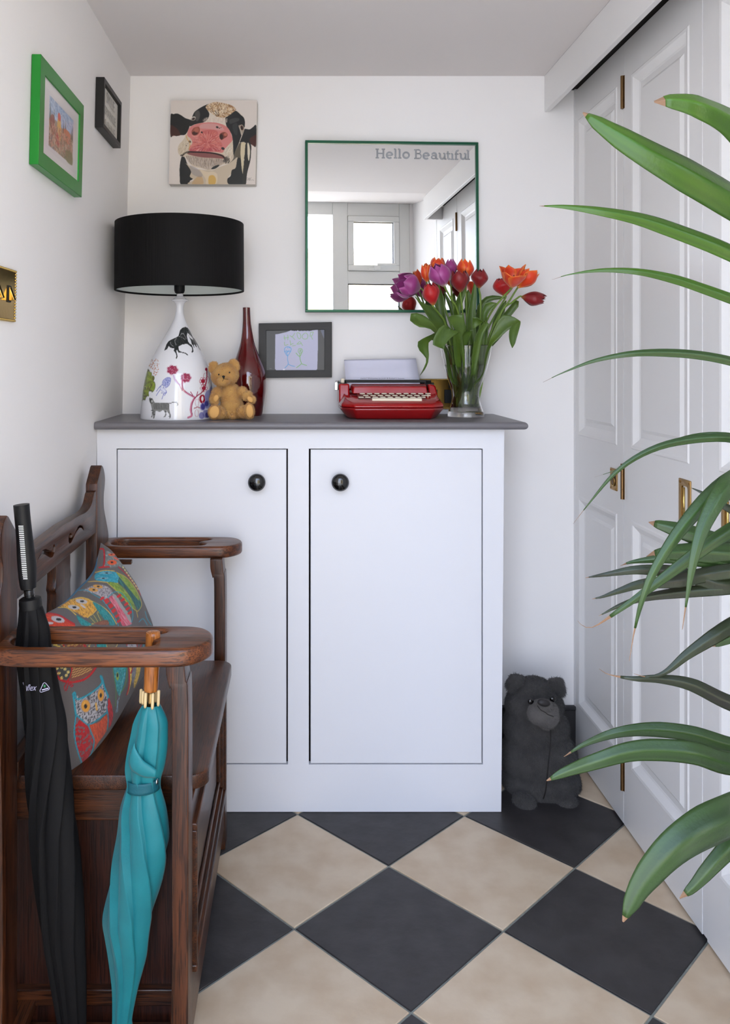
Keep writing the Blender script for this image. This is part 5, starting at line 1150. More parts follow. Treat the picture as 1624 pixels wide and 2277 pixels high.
# ------------------------------------------------------------------ embroidered owl cushion
ow = Art(1138, 2277, 0.55, (92,86,84))
def thread(pts, w, c, closed=False): ow.line(pts, w+5, tuple(int(v*.7) for v in c), .8, closed=closed); ow.line(pts, w, c, closed=closed); 
def stitched(pts, c, dark, n=120, L=22, ang=0.8, w=5, jit=.25):
    ow.poly(pts, c); ow.hatch(pts, n, L, ang, w, [dark, tuple(min(255, int(v*1.2)) for v in c)], .7, jit)
TEAL, RED, YEL, GRY, ORG, GRN, DTE = (40,142,160), (182,24,34), (206,170,72), (156,148,150), (206,84,32), (104,128,48), (24,112,112)
# top owl: grey head, orange eyes, red outline
stitched([(640,110),(700,140),(760,200),(820,270),(760,265),(620,270),(630,200)], (104,110,108), (160,160,156), 140, 14, 0, 4, 2)
thread([(575,92),(612,92),(622,150),(620,230),(610,262),(570,272),(640,265),(670,265)], 11, RED); thread([(760,265),(840,340),(930,450),(980,540)], 8, (170,40,44))
for x, y, rx, ry in ((698,222,46,24),(694,146,36,12)): ow.oval(x, y, rx, ry, (214,84,34)); ow.oval(x-2, y-2, rx*.3, ry*.4, (18,14,14))
ow.oval(735,184,30,8,(214,84,54),1,.5)
for k in range(9): ow.oval(805+k*18, 270+k*26, 12, 8, (206,190,130), .9, .9)
# teal owl
stitched([(560,320),(640,303),(740,320),(770,370),(752,420),(650,412),(540,392),(530,350)], (36,132,150), (80,180,190), 200, 14, 0, 4, 1.2)
ow.line([(470,410),(540,405),(650,415),(755,425)], 7, YEL); ow.line([(540,318),(620,300),(720,305)], 7, YEL)
for x, y in ((645,325),(612,376)): ow.line([(x-60,y+6),(x-20,y-6),(x+50,y-2)], 4, GRY); ow.oval(x, y, 40, 9, (120,150,160)); ow.oval(x, y, 15, 5, (16,16,18))
stitched([(770,360),(820,380),(900,470),(960,560),(985,640),(960,690),(900,600),(830,480),(760,420)], (30,78,80), (44,120,110), 60, 60, 1.1, 5, .05)
stitched([(740,320),(830,370),(910,460),(960,560),(955,590),(880,500),(790,390)], GRN, (150,168,70), 120, 20, .8)
stitched([(660,415),(760,430),(840,510),(900,600),(930,690),(880,650),(800,560),(720,480)], GRN, (150,168,70), 140, 20, .9)
for pts in ([(640,412),(720,480),(800,562),(880,652),(930,690)],[(740,318),(835,368),(915,460),(970,570),(985,640),(950,695),(935,690)],[(935,690),(948,755)]): ow.line(pts, 6, (190,160,60))
# grey owl with red berries
stitched([(420,500),(470,465),(560,440),(640,450),(700,500),(690,540),(640,580),(560,540),(480,510)], GRY, (80,76,78), 260, 12, 0, 4, 2)
for x, y in ((515,488),(560,456)): ow.oval(x, y, 48, 17, (206,146,60), 1, .15); ow.oval(x+4, y, 14, 8, (16,14,14))
ow.line([(370,495),(440,490),(520,535),(600,585),(680,690),(740,790),(760,840)], 7, TEAL); ow.line([(640,580),(720,510),(800,530),(880,640),(900,740),(880,830)], 7, TEAL)
stitched([(665,570),(710,545),(760,600),(820,690),(870,790),(890,820),(800,840),(770,760),(720,650)], (176,70,86), (206,150,156), 160, 60, 1.0, 4, .1)
ow.poly([(700,530),(740,545),(800,640),(860,720),(885,790),(870,800),(800,690),(740,600)], (150,146,142))
for bx, by in ((600,575),(650,610),(690,655),(715,700),(745,745),(765,795),(765,550),(800,590),(835,630),(850,675),(870,715),(640,590),(680,640),(710,690)):
    for k in range(3): ow.oval(bx+k*9-9, by-k*7+4, 13, 11, (196,30,32)); 
# yellow owl
stitched([(200,650),(290,590),(380,562),(470,575),(520,620),(540,680),(490,740),(430,755),(350,710),(260,670)], (206,150,54), (120,80,30), 320, 13, 1.2, 4, .5)
for x, y in ((400,600),(325,658)): ow.oval(x, y, 58, 22, (180,174,172), 1, .15); ow.oval(x+6, y, 20, 10, (14,14,14))
ow.oval(415,648,34,10,(190,180,180),1,.6)
for pts in ([(170,660),(260,665),(350,735),(430,800),(500,850)],[(290,588),(400,562),(500,598),(600,650),(680,720),(740,820)],[(460,760),(545,680),(500,600)],[(500,820),(640,800),(560,700)]): ow.line(pts, 8, YEL)
stitched([(510,605),(600,650),(680,730),(730,820),(670,830),(600,750),(550,680)], DTE, (50,150,150), 160, 20, 1.0)
stitched([(350,735),(420,775),(500,830),(400,830)], DTE, (50,150,150), 60, 20, .6)
for k in range(7): ow.line([(470+k*16,770-k*12),(520+k*14,815-k*4)], 6, (170,166,70) if k % 2 else (90,110,60), 1, False)
stitched([(520,820),(640,780),(660,830)], (110,66,50), (150,90,60), 40, 30, -.5)
# red owl at the left, behind the near arm
stitched([(40,730),(110,720),(200,745),(290,800),(340,850),(200,880),(60,860),(20,800)], (196,62,30), (150,30,24), 160, 20, .6)
ow.oval(170,776,68,30,(180,170,170),1,.25); ow.oval(178,776,26,13,(14,14,14)); ow.oval(80,812,50,12,(190,180,180))
thread([(20,725),(60,715),(180,735),(290,800),(330,822)], 12, RED)
# between the arm rails
stitched([(200,960),(400,960),(450,1070),(300,1070)], (110,60,44), (206,170,80), 40, 60, -.7, 6, .05); thread([(190,960),(240,1060),(260,1110)], 12, RED); thread([(390,960),(450,1060),(530,1130)], 12, RED); thread([(500,940),(560,1060)], 10, RED)
for q in ow.inside([(110,980),(190,980),(240,1070),(110,1070)])(14): ow.oval(q[0], q[1], 9, 9, (206,176,84))
for q in ow.inside([(440,960),(520,960),(540,1060),(450,1050)])(12): ow.oval(q[0], q[1], 8, 8, (206,176,84))
stitched([(530,960),(640,960),(660,1100),(600,1160)], DTE, (40,150,140), 120, 26, 1.3); ow.line([(640,960),(650,1060),(670,1160)], 6, YEL); ow.line([(760,960),(740,1040),(680,1070)], 7, YEL); stitched([(650,970),(740,970),(720,1050),(660,1060)], (96,80,60), (130,104,70), 30, 30, .9)
thread([(830,960),(850,1030),(900,960)], 10, RED); stitched([(850,1010),(900,970),(940,1070),(860,1070)], GRY, (70,70,72), 60, 12, .3)
ow.line([(940,990),(950,1070),(1000,990)], 7, RED); ow.line([(1010,960),(1000,1080)], 7, TEAL)
# red winged tail left below the arm
thread([(110,1150),(135,1260),(180,1350),(270,1385),(400,1370),(480,1320),(540,1240),(560,1180)], 18, (180,16,22)); 
stitched([(300,1180),(530,1180),(500,1280),(400,1350),(290,1370)], (116,66,52), (206,170,84), 0, 10)
for k in range(8): ow.line([(310-k*1,1340-k*22),(400,1310-k*22),(500-k*2,1260-k*20)], 7, (206,170,90), .9)
thread([(310,1160),(300,1270),(265,1380)], 15, (180,16,22)); thread([(265,1385),(235,1430),(250,1470),(275,1400),(300,1430),(315,1415),(270,1385)], 7, (170,30,40))
ow.poly([(150,1230),(290,1230),(285,1330),(250,1360),(180,1330)], (60,60,58))
for x, y in ((180,1300),(240,1260),(250,1320),(205,1345),(210,1240),(270,1290),(160,1255)): ow.oval(x, y, 15, 14, (206,190,120)); ow.oval(x, y, 7, 7, (196,140,50))
# teal owl lower right, yellow stripes
stitched([(710,1180),(830,1180),(825,1350),(790,1480),(765,1520),(735,1440),(715,1330)], (34,128,130), (90,190,190), 320, 12, 0, 4, 2); ow.line([(700,1180),(712,1300),(735,1450),(730,1620)], 6, (80,130,60)); ow.line([(840,1180),(835,1380),(765,1520)], 6, (80,140,60)); ow.oval(750,1330,14,40,(150,170,60)); ow.oval(750,1320,8,22,(14,24,24))
for k in range(10): ow.line([(735+k*9,1680-k*40),(740+k*9,1655-k*40)], 6, (130,170,190), .9, False); ow.line([(745,1570+k*12),(755,1560+k*12)], 5, (150,180,200), .8, False)
stitched([(850,1180),(880,1180),(890,1350),(850,1510),(855,1420),(865,1330)], YEL, (170,130,50), 80, 16, .8); thread([(845,1180),(865,1290),(862,1420),(840,1510)], 8, RED); thread([(880,1300),(930,1180)], 8, RED)
stitched([(930,1180),(980,1180),(960,1330),(910,1440)], YEL, (160,120,40), 80, 16, .4); stitched([(890,1290),(930,1200),(930,1300),(900,1400)], (110,106,110), (150,150,150), 30, 30, 1.8)
# the big grey faced owl
face = [(345,1520),(400,1540),(480,1500),(560,1440),(600,1380),(625,1440),(655,1540),(650,1660),(600,1720),(520,1780),(460,1800),(400,1760),(350,1710),(340,1600)]
ow.poly(face, (168,162,164)); 
for q in ow.inside(face)(420): ow.oval(q[0], q[1], 4, 8, (52,50,52), .9, .5)
thread([(345,1715),(330,1600),(322,1520),(318,1500),(335,1490),(345,1540),(385,1550),(480,1500),(560,1440),(600,1390),(585,1330),(600,1345),(625,1440),(660,1540),(652,1670)], 15, TEAL)
thread([(350,1705),(400,1750),(465,1800),(540,1765),(650,1680)], 10, TEAL)
for x, y, rx, ry in ((440,1618,43,60),(588,1512,30,60)): ow.oval(x, y, rx+9, ry+9, (134,126,132)); ow.oval(x, y, rx, ry, (206,142,52)); ow.oval(x, y+4, rx*.36, ry*.38, (16,14,12)); ow.line([(x-rx*.5,y-10),(x-rx*.2,y-ry*.6)], 4, (226,176,90))
ow.poly([(530,1590),(548,1585),(558,1660),(540,1665)], (206,156,76), 1, False)
stitched([(352,1740),(400,1770),(460,1815),(500,1900),(520,1980),(500,2060),(450,2150),(410,2190),(375,2080),(345,1960),(335,1850)], (168,18,24), (130,8,16), 160, 30, 1.2)
for q in ow.inside([(352,1740),(460,1815),(515,1950),(500,2060),(410,2180),(345,1960)])(60): ow.oval(q[0], q[1], 10, 10, (110,84,86))
stitched([(470,1810),(560,1780),(655,1700),(670,1800),(620,1900),(560,1980),(525,2040),(520,1960),(490,1880)], (196,74,30), (160,50,24), 260, 40, 1.3, 4, .15)
stitched([(660,1540),(700,1640),(705,1740),(670,1830),(655,1700)], (176,20,28), (130,10,18), 80, 26, 1.4)
thread([(345,1720),(330,1850),(340,1960),(370,2080),(410,2195)], 10, TEAL); thread([(465,1800),(500,1890),(522,1960),(500,2070),(430,2180)], 9, TEAL); thread([(655,1680),(660,1760),(650,1850)], 7, TEAL)
ow.line([(240,1880),(330,1860)], 3, (70,66,64), .8)
# right side owls at the arm level
for pts in ([(960,800),(1000,770),(1040,830)],[(1020,700),(1040,770),(1080,830)]): ow.line(pts, 7, TEAL)
# surface: four pixel-traced edges with distances, front and back bulge
def E_(pts, Ys, n):
    c = catmull([(90+u/4.377, 1200+v/4.377) for u, v in pts], 8); c = np.array(c); d = np.r_[0, np.cumsum(np.hypot(*np.diff(c, axis=0).T))]; t = np.linspace(0, d[-1], n)
    x, y = np.interp(t, d, c[:,0]), np.interp(t, d, c[:,1]); yy = np.interp(t/d[-1], np.linspace(0,1,len(Ys)), Ys)
    return np.array([tuple(P(a, b_, q)) for a, b_, q in zip(x, y, yy)])
NU_, NV_ = 230, 210
top = E_([(-10,780),(60,715),(160,660),(290,575),(400,460),(480,380),(540,280),(562,150),(588,30)], [1.70,1.78,1.86,1.95,2.03,2.10,2.17], NU_)
bot = E_([(268,2290),(400,2200),(520,2060),(620,1930),(700,1800),(860,1510),(960,1370),(1010,1260),(1060,1080)], [1.685,1.76,1.84,1.93,2.02,2.10,2.17], NU_)
lef = E_([(-10,780),(60,1000),(130,1300),(190,1700),(230,1900),(250,2120),(268,2290)], [1.70,1.675,1.665,1.67,1.685], NV_)
rig = E_([(588,30),(680,100),(770,220),(900,410),(980,590),(1050,750),(1090,880),(1085,1000),(1060,1080)], [2.17,2.15,2.15,2.17], NV_)
u = np.linspace(0,1,NU_)[None,:,None]; v = np.linspace(0,1,NV_)[:,None,None]
CO = (1-v)*top[None]+v*bot[None]+(1-u)*lef[:,None]+u*rig[:,None]-((1-u)*(1-v)*top[0]+u*(1-v)*top[-1]+(1-u)*v*bot[0]+u*v*bot[-1])
nn = Vector(np.cross(top[-1]-bot[0], lef[0]-rig[-1])); nn = np.array(nn.normalized()); nn = nn if nn[0] > 0 else -nn
bl_ = (np.clip(4*u*(1-u),0,1)**0.55)*(np.clip(4*v*(1-v),0,1)**0.55)
wr = 0.0012*np.sin(u*26+v*9)*bl_+0.0008*np.sin(v*37-u*14)*bl_
Fr = CO+nn*(0.042*bl_+wr); Bk = CO-nn*(0.048*bl_)+np.array((0,-0.004,0.030))*bl_*np.clip(1.15-v,0,1)
cu_ = thing('owl_cushion', 'grey cushion embroidered with colourful owls, blue at the back, on the bench', 'cushion', (-0.46, 1.93, 0.55))
m = MB(); m.grid(Fr); m.f = [f[::-1] for f in m.f]; XX, YY = project(Fr); m.c = ow.sample((XX-90)*4.377, (YY-1200)*4.377).reshape(-1, 3)
M_emb = mat('embroidered_cotton', (0.3,0.3,0.3), 0.85, attr=True, bump=(700, 0.35), sheen=0.1)
m.build('embroidered_front', M_emb, cu_, smooth=True)
s_ = 6; m = MB(); m.grid(Bk[::s_, ::s_] if False else Bk[np.r_[0:NV_:s_, NV_-1]][:, np.r_[0:NU_:s_, NU_-1]]); m.build('blue_back', mat('teal_blue_cotton', rgb(20,112,150), 0.8, bump=(500,0.2), sheen=0.1), cu_, smooth=True, label='plain blue back of the cushion')

# ------------------------------------------------------------------ umbrellas through the near arm
def umb(rows, Y0, Y1, npl, twist, amp, mt, parent, name, seg=None, dirr=1, power=1.0):
    """rows: (pixel y, centre x, half width); folded cloth with spiral pleats"""
    seg = npl*12; n = 120; ys = np.linspace(rows[0][0], rows[-1][0], n); R = np.array(rows, float); V = np.empty((n, seg+1, 3))
    cs = catmull([(r[0], r[1], r[2]) for r in rows], 5); cs = np.array(cs)
    for i, y in enumerate(ys):
        f = i/(n-1); Y = Y0*(1-f)+Y1*f; cx = np.interp(y, cs[:,0], cs[:,1]); hw_ = np.interp(y, cs[:,0], cs[:,2])
        c = P(cx, y, Y); r = hw_*Y/FPX; tw_ = np.interp(f, np.linspace(0,1,len(twist)), twist)
        for k in range(seg+1):
            a = 2*PI*k/seg-dirr*tw_; ph = (k*npl/seg) % 1.0; am = amp*(1.0 if f > .05 else f/.05)
            rr = r*(1-am*0.55+am*(ph**power)*1.05)
            V[i, k] = (c.x+rr*math.cos(a), c.y+rr*0.82*math.sin(a), c.z)
    m = MB(); m.grid(V); 
    return m.build(name, mt, parent, smooth=True), cs
ub = thing('black_umbrella', 'furled black umbrella with ridged black grip standing in the near arm slot', 'umbrella', (-0.44, 1.60, 0.045))
M_bc = mat('black_nylon', rgb(9,8,9), 0.7, spec=0.25, sheen=0.0, bump=(200,0.15))
brow = [(1345,68,24),(1351,69,26),(1400,74,33),(1450,76,35.5),(1540,90,38),(1610,101,42),(1714,107,44.5),(1816,115,47),(1920,126,47.5),(2057,139,44.5),(2160,150,38.5),(2277,161,29),(2345,166,20)]
bo, bcs = umb(brow, 1.590, 1.615, 8, [0,0.6,1.8,2.4,2.5], 0.34, M_bc, ub, 'canopy', dirr=1)
def axis_tube(pts, Y, rads, n=24): return MB().tube([P(x, y, Y) for x, y in pts], rads, n)
k1 = 1.59/FPX
g = catmull([(47.5,1122,17.5),(50,1150,17.3),(54,1190,17.8),(57.5,1230,19.5),(60.5,1265,20.5),(62,1295,18.5),(63.5,1308,16.5)], 5)
b = MB(); b.tube([P(q[0], q[1], 1.59) for q in g], [q[2]*k1 for q in g], 28); gr = b.build('grip', M_blackpl, ub, smooth=True, auto=50)
M_wh = mat('white_grip_bars', rgb(226,226,222), 0.5, bump=(60,0.02))
for i in range(29):                                 # white bars on the grip
    t = i/28; cxp = 46.4+t*9.4; cy = 1170+t*117; cxg = np.interp(cy, [q[1] for q in g], [q[0] for q in g]); rg = np.interp(cy, [q[1] for q in g], [q[2] for q in g])*k1
    V = np.empty((2, 7, 3))
    for r_ in range(2):
        for j in range(7):
            pxx = cxp+(j/6-0.5)*10.8; x = (pxx-cxg)*k1*1.0+0.0*t; Ys = 1.59-math.sqrt(max(rg*rg-x*x, 1e-8))-0.0005; x = P(pxx, cy, Ys).x-P(cxg, cy, 1.59).x; Ys = 1.59-math.sqrt(max(rg*rg-x*x, 1e-8))-0.0005
            V[r_, j] = P(pxx, cy+(0.5-r_)*1.9, Ys)
    MB().grid(V).build('grip_bar', M_wh, gr, smooth=True)
b = MB(); 
for i in range(8):
    y = 1309+i*2.9; c = P(63.8+i*0.35, y, 1.59); b.lathe([(0.0090, 0.0008), (0.0105, 0), (0.0090, -0.0008)], c, 20)
b.tube([P(63.5,1304,1.59), P(66.5,1334,1.59)], 0.0088, 20); b.build('ridged_collar', M_black, ub, smooth=True, kind='stuff')
b = MB(); b.tube([P(66.5,1328,1.59), P(66.7,1331,1.59), P(67.5,1340,1.59), P(68.5,1352,1.59)], [0.016,0.0205,0.0215,0.0215], 28); b.build('cap', M_blackpl, ub, smooth=True, auto=45)
b = MB(); b.tube([P(165,2335,1.615), P(170,2375,1.615)], [0.008,0.004], 12); b.build('tip', M_blackpl, ub, smooth=True)
M_logo = mat('white_printing', rgb(176,172,196), 0.6, bump=(60,0.02))
def on_umb(px, py, cs=bcs, Y0=1.590, Y1=1.615, y0=1345, y1=2345, out=0.004):
    f = (py-y0)/(y1-y0); Y = Y0*(1-f)+Y1*f; cx = np.interp(py, cs[:,0], cs[:,1]); hw_ = np.interp(py, cs[:,0], cs[:,2])*Y/FPX*1.06; c = P(cx, py, Y)
    x = (px-cx)*Y/FPX; return tuple(P(px, py, c.y-0.86*math.sqrt(max(hw_*hw_-x*x, 1e-7))-out*1.6))
me = text_mesh('flex', 1.0, 0.0, shear=0.35)
for v_ in me.vertices:
    u, w = v_.co.x, v_.co.y; v_.co = on_umb(58.5+u*14.5, 1536-w*20-u*0.4)
finish(me, 'lettering', M_logo, bo, label='pale letters flex')
def strip(pts, w, mt, nm, closed=False):
    pts = [np.array(p, float) for p in pts]
    if closed: pts = pts+[pts[0]]
    V = np.empty((len(pts), 2, 3))
    for i, p in enumerate(pts):
        d = pts[min(i+1,len(pts)-1)]-pts[max(i-1,0)]; d = d/(np.hypot(*d)+1e-9); nn_ = np.array((-d[1], d[0]))*w/2
        V[i,0] = on_umb(*(p+nn_)); V[i,1] = on_umb(*(p-nn_))
    return MB().grid(V).build(nm, mt, bo, smooth=True)
tri = [(30+u/13.53, 1490+v/13.53) for u, v in ((935,378),(970,395),(1080,530),(1085,560),(1060,590),(840,665),(805,660),(795,625),(900,395))]
strip(tri, 1.3, M_logo, 'triangle_mark', True); strip([(30+855/13.53,1490+600/13.53),(30+1050/13.53,1490+545/13.53)], 2.6, M_logo, 'triangle_mark')
strip([(30+935/13.53,1490+440/13.53),(30+938/13.53,1490+520/13.53)], 4.4, mat('green_printing', rgb(34,112,66), 0.6, bump=(60,0.02)), 'green_mark')
strip([(51.5,1517.5),(54,1523),(57.5,1526),(59,1533),(56.5,1540)], 3.0, M_logo, 'swoosh_mark')
ut = thing('teal_umbrella', 'furled teal umbrella with straight wooden handle hanging through the near arm slot', 'umbrella', (-0.30, 1.60, 0.045))
M_tc = mat('teal_nylon', rgb(18,118,124), 0.5, sheen=0.1, bump=(160,0.15), vary=(12, 0.5, rgb(12,98,106)))
trow = [(1566,337,19),(1580,336,27),(1600,335,33),(1630,332,36),(1660,328,38.5),(1700,322,38.5),(1722,319.5,35),(1733,319,33),(1750,318.5,33),(1762,318,36),(1800,317.5,45),(1850,319,50),(1880,317,52),(1919,310,52),(1988,296,49.5),(2043,285,48),(2085,284,42),(2126,284,36.5),(2195,278,25.5),(2262,271.5,19.5),(2278,271,20.5),(2292,270.5,18),(2340,268,9)]
to_, tcs = umb(trow, 1.588, 1.612, 7, [0,0.1,0.5,1.5,1.9,2.0], 0.42, M_tc, ut, 'canopy', dirr=-1, power=0.8)
b = MB(); hp = [(341,1404.5,13.0),(341,1406,15.2),(340.6,1412,16.0),(339.5,1440,16.2),(338,1480,16.6),(336,1530,16.2),(335.8,1535,15.2),(335.7,1536,9)]
b.tube([P(q[0], q[1], 1.586) for q in hp], [q[2]*1.586/FPX for q in hp], 28); b.build('wooden_handle', wood('honey_wood_handle', rgb(150,84,30), rgb(196,124,58), 'z', 0.25), ut, smooth=True, auto=50)
b = MB(); b.tube([P(335.7,1530,1.588), P(334,1590,1.589)], 0.006, 14); b.build('shaft', M_goldsat, ut, smooth=True)
M_tip = mat('cream_rib_tip', rgb(206,178,128), 0.35, bump=(60,0.05))
for x, y0_, y1_, dY in ((313,1532,1564,0.004),(317.5,1536,1566,-0.012),(323,1540,1574,-0.022),(339,1541,1577,-0.024),(352,1534,1570,-0.014),(346,1530,1562,0.012),(328,1530,1560,0.016)):
    b = MB(); b.tube([P(x+1.2,y0_,1.588+dY*.75), P(x+1.1,y0_+2,1.588+dY*.78), P(x,y1_-4,1.588+dY), P(x-0.4,y1_,1.588+dY)], [0.0014,0.0031,0.0030,0.0020], 12); b.build('rib_tip', M_tip, ut, smooth=True)
# strap round the canopy with a metal popper
n = 60; V = np.empty((5, n+1, 3))
for i in range(5):
    y = 1729+i*6.2; cx = np.interp(y, tcs[:,0], tcs[:,1]); hw_ = (np.interp(y, tcs[:,0], tcs[:,2])+1.2)*1.592/FPX*1.06
    for k in range(n+1):
        a = 2*PI*k/n; c = P(cx, y+1.5*math.cos(a)*-1, 1.592); V[i,k] = (c.x+hw_*math.cos(a), c.y+hw_*0.84*math.sin(a), c.z)
o = MB().grid(V).build('strap', mat('teal_strap', rgb(10,82,92), 0.6, bump=(300,0.3)), ut, smooth=True); sd = o.modifiers.new('t', 'SOLIDIFY'); sd.thickness = 0.0008; sd.offset = 1
b = MB(); c = P(350.5,1733,1.585); b.ball((c.x, c.y-0.008, c.z), (0.0025,0.005,0.006), 14, 8); b.build('popper', M_chrome, o, smooth=True)
b = MB(); b.tube([P(268,2335,1.612), P(266,2385,1.612)], [0.006,0.003], 12); b.build('tip', M_goldsat, ut, smooth=True)
# loose overlapping flap of cloth above the strap
FL = [([(300,1650),(302,1665),(318,1690),(335,1702),(349,1712)], [(291,1668),(286,1690),(292,1712),(318,1728),(346,1730)], 1.553, 1.556),
      ([(330,1595),(345,1612),(357,1622),(366,1610)], [(330,1590),(352,1598),(363,1600),(368,1604)], 1.560, 1.562),
      ([(349,1748),(330,1790),(312,1840),(300,1900),(286,1960),(280,2020),(275,2080)], [(352,1755),(341,1790),(328,1835),(316,1900),(300,1980),(290,2050),(277,2090)], 1.554, 1.556)]
for Lp, Rp, Ya, Yb in FL[:1]:
    Vv = ribbon(Lp, Rp, [Ya+0.012,Ya,Ya+0.006], [Yb+0.014,Yb+0.002,Yb+0.004], -0.004); o = MB().grid(Vv).build('cloth_fold', M_tc, ut, smooth=True); sd = o.modifiers.new('t', 'SOLIDIFY'); sd.thickness = 0.0006

# ------------------------------------------------------------------ palm beside the doorway: long strap leaves entering from the right
pot = thing('potted_palm', 'green strap leaved palm with long arching leaves reaching in from the right', 'plant', (0.62, 0.86, 0))
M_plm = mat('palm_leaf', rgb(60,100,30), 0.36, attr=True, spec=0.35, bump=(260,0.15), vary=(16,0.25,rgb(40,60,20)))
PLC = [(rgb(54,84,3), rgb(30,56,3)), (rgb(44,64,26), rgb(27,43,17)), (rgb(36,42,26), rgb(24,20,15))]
M_tipb = mat('dry_leaf_tip', rgb(104,76,52), 0.7, bump=(200,0.2))
b = MB(); b.lathe([(0.10,0.0),(0.105,0.005),(0.128,0.22),(0.136,0.222),(0.137,0.245),(0.129,0.246),(0.124,0.225)], (0.62,0.86,0), 48); b.build('pot', mat('grey_glazed_pot', rgb(90,92,96), 0.35, bump=(20,0.05)), pot, smooth=True, auto=40)
b = MB(); b.lathe([(0.12,0.0),(0.12,0.012),(0.06,0.018),(0.001,0.02)], (0.62,0.86,0.212), 32); b.build('soil', mat('dark_soil', rgb(46,34,26), 0.95, bump=(90,0.9)), pot, smooth=True)
M_cane = mat('palm_cane', rgb(120,100,72), 0.8, bump=(60,0.6,(0.3,0.3,3)), vary=(30,0.5,rgb(92,76,54),(0.3,0.3,4)))
CR = [Vector((0.615,0.88,1.42)), Vector((0.575,0.90,1.19)), Vector((0.60,0.86,0.98))]
for c, f in zip(CR, [(0.62,0.88), (0.58,0.90), (0.64,0.83)]):
    pts = catmull([(f[0],f[1],0.22), ((f[0]+c.x)/2+0.012,(f[1]+c.y)/2,(0.22+c.z)/2), (c.x,c.y,c.z-0.03), (c.x,c.y,c.z+0.02)], 5); MB().tube([tuple(p) for p in pts], 0.016, 14).build('cane', M_cane, pot, smooth=True)
def strapleaf(px_pts, Ys, crown, wmax, mi, wprof=None, dry=3):
    """px_pts from tip to the frame edge, then on to the crown"""
    pts = [np.array(P(x, y, Y)) for (x, y), Y in zip(px_pts, Ys)]; c = np.array(CR[crown])
    pts.append(pts[-1]*0.45+c*0.55+np.array((0,0,0.018))); pts.append(c)
    C = np.array(catmull(pts, 9)); d = np.r_[0, np.cumsum(np.linalg.norm(np.diff(C, axis=0), axis=1))]; n = 46; t = np.linspace(0, 1, n)**1.15*d[-1]
    C = np.stack([np.interp(t, d, C[:,k]) for k in range(3)], 1); s = t/d[-1]
    wp_ = wprof or [(0,0.02),(0.06,0.22),(0.15,0.5),(0.32,0.9),(0.5,1.0),(0.75,0.85),(0.93,0.5),(1,0.45)]
    w = np.interp(s, [q[0] for q in wp_], [q[1] for q in wp_])*wmax/2
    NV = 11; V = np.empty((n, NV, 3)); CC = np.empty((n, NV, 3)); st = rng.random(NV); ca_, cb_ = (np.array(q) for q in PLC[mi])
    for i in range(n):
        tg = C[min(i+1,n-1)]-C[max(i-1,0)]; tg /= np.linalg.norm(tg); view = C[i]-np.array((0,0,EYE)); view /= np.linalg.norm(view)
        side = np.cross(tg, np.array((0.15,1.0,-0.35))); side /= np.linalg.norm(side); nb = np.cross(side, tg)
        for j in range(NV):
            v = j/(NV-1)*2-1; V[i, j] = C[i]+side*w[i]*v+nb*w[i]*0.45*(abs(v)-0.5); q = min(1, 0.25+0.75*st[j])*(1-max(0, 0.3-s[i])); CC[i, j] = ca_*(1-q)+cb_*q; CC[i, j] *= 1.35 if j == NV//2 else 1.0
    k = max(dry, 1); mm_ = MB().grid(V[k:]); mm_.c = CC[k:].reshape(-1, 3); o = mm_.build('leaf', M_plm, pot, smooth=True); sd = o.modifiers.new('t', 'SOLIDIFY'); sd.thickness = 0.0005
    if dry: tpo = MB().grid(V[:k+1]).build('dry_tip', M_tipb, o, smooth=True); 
WB = [(0,0.04),(0.04,0.35),(0.12,0.6),(0.3,0.9),(0.55,1.0),(0.8,0.85),(1,0.5)]
WD = [(0,0.02),(0.05,0.06),(0.15,0.35),(0.35,0.85),(0.55,1.0),(0.8,0.7),(1,0.4)]
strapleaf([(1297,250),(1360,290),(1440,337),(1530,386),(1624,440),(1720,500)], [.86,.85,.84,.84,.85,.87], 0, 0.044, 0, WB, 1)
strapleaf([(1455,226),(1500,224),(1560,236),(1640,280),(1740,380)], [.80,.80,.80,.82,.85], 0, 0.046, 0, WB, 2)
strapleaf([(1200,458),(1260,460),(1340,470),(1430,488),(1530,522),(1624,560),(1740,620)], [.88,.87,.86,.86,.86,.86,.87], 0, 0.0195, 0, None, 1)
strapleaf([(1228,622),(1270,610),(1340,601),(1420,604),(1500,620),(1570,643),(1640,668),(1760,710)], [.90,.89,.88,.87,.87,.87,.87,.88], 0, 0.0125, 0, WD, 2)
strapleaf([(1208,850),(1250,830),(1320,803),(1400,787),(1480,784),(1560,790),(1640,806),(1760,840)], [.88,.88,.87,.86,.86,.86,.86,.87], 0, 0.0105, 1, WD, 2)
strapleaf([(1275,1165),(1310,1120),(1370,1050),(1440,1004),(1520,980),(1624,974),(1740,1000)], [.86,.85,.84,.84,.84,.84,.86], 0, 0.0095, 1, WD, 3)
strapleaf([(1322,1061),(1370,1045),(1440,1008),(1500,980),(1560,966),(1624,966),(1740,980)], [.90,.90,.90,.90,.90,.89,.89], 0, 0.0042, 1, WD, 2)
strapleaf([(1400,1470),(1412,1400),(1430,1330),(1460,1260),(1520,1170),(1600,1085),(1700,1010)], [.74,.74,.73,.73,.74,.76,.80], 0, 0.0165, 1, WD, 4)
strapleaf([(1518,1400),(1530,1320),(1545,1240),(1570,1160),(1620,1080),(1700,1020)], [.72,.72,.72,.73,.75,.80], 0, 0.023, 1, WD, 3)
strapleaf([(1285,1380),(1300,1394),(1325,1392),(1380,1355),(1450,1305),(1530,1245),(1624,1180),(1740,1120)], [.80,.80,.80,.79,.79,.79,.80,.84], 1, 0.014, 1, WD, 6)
strapleaf([(1443,1161),(1480,1170),(1540,1188),(1624,1218),(1740,1240)], [.90,.89,.88,.88,.89], 1, 0.026, 1, WB, 2)
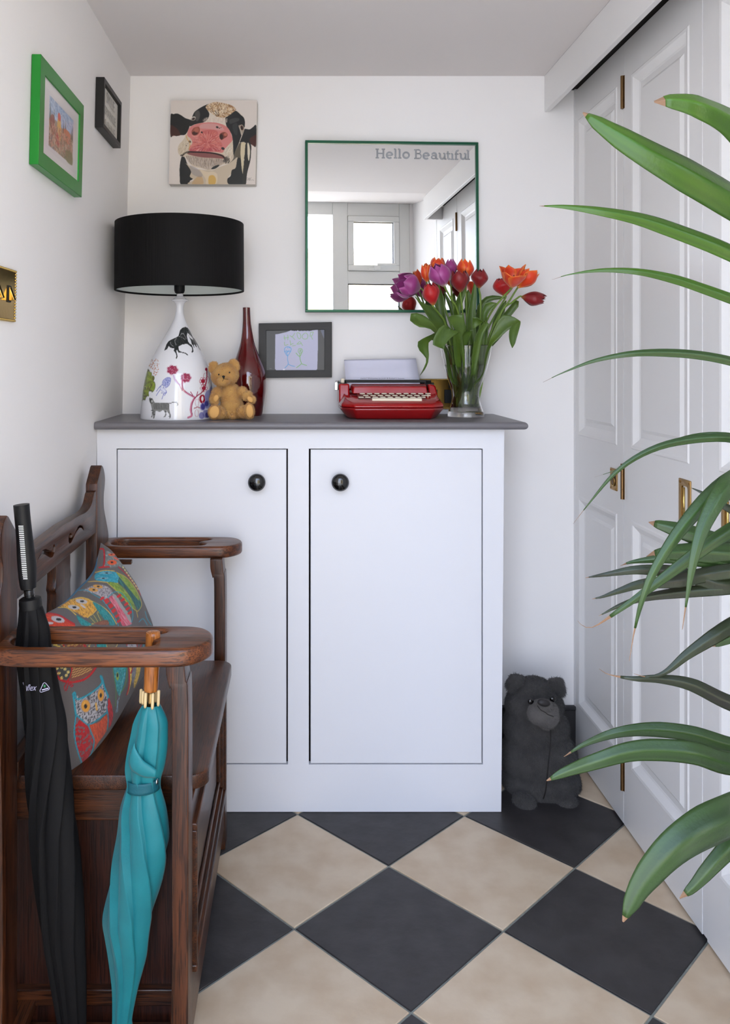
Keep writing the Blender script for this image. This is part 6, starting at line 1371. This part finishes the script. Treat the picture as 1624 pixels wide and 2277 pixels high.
strapleaf([(1536,1084),(1570,1100),(1624,1132),(1740,1190)], [.92,.91,.90,.90], 1, 0.011, 2, None, 1)
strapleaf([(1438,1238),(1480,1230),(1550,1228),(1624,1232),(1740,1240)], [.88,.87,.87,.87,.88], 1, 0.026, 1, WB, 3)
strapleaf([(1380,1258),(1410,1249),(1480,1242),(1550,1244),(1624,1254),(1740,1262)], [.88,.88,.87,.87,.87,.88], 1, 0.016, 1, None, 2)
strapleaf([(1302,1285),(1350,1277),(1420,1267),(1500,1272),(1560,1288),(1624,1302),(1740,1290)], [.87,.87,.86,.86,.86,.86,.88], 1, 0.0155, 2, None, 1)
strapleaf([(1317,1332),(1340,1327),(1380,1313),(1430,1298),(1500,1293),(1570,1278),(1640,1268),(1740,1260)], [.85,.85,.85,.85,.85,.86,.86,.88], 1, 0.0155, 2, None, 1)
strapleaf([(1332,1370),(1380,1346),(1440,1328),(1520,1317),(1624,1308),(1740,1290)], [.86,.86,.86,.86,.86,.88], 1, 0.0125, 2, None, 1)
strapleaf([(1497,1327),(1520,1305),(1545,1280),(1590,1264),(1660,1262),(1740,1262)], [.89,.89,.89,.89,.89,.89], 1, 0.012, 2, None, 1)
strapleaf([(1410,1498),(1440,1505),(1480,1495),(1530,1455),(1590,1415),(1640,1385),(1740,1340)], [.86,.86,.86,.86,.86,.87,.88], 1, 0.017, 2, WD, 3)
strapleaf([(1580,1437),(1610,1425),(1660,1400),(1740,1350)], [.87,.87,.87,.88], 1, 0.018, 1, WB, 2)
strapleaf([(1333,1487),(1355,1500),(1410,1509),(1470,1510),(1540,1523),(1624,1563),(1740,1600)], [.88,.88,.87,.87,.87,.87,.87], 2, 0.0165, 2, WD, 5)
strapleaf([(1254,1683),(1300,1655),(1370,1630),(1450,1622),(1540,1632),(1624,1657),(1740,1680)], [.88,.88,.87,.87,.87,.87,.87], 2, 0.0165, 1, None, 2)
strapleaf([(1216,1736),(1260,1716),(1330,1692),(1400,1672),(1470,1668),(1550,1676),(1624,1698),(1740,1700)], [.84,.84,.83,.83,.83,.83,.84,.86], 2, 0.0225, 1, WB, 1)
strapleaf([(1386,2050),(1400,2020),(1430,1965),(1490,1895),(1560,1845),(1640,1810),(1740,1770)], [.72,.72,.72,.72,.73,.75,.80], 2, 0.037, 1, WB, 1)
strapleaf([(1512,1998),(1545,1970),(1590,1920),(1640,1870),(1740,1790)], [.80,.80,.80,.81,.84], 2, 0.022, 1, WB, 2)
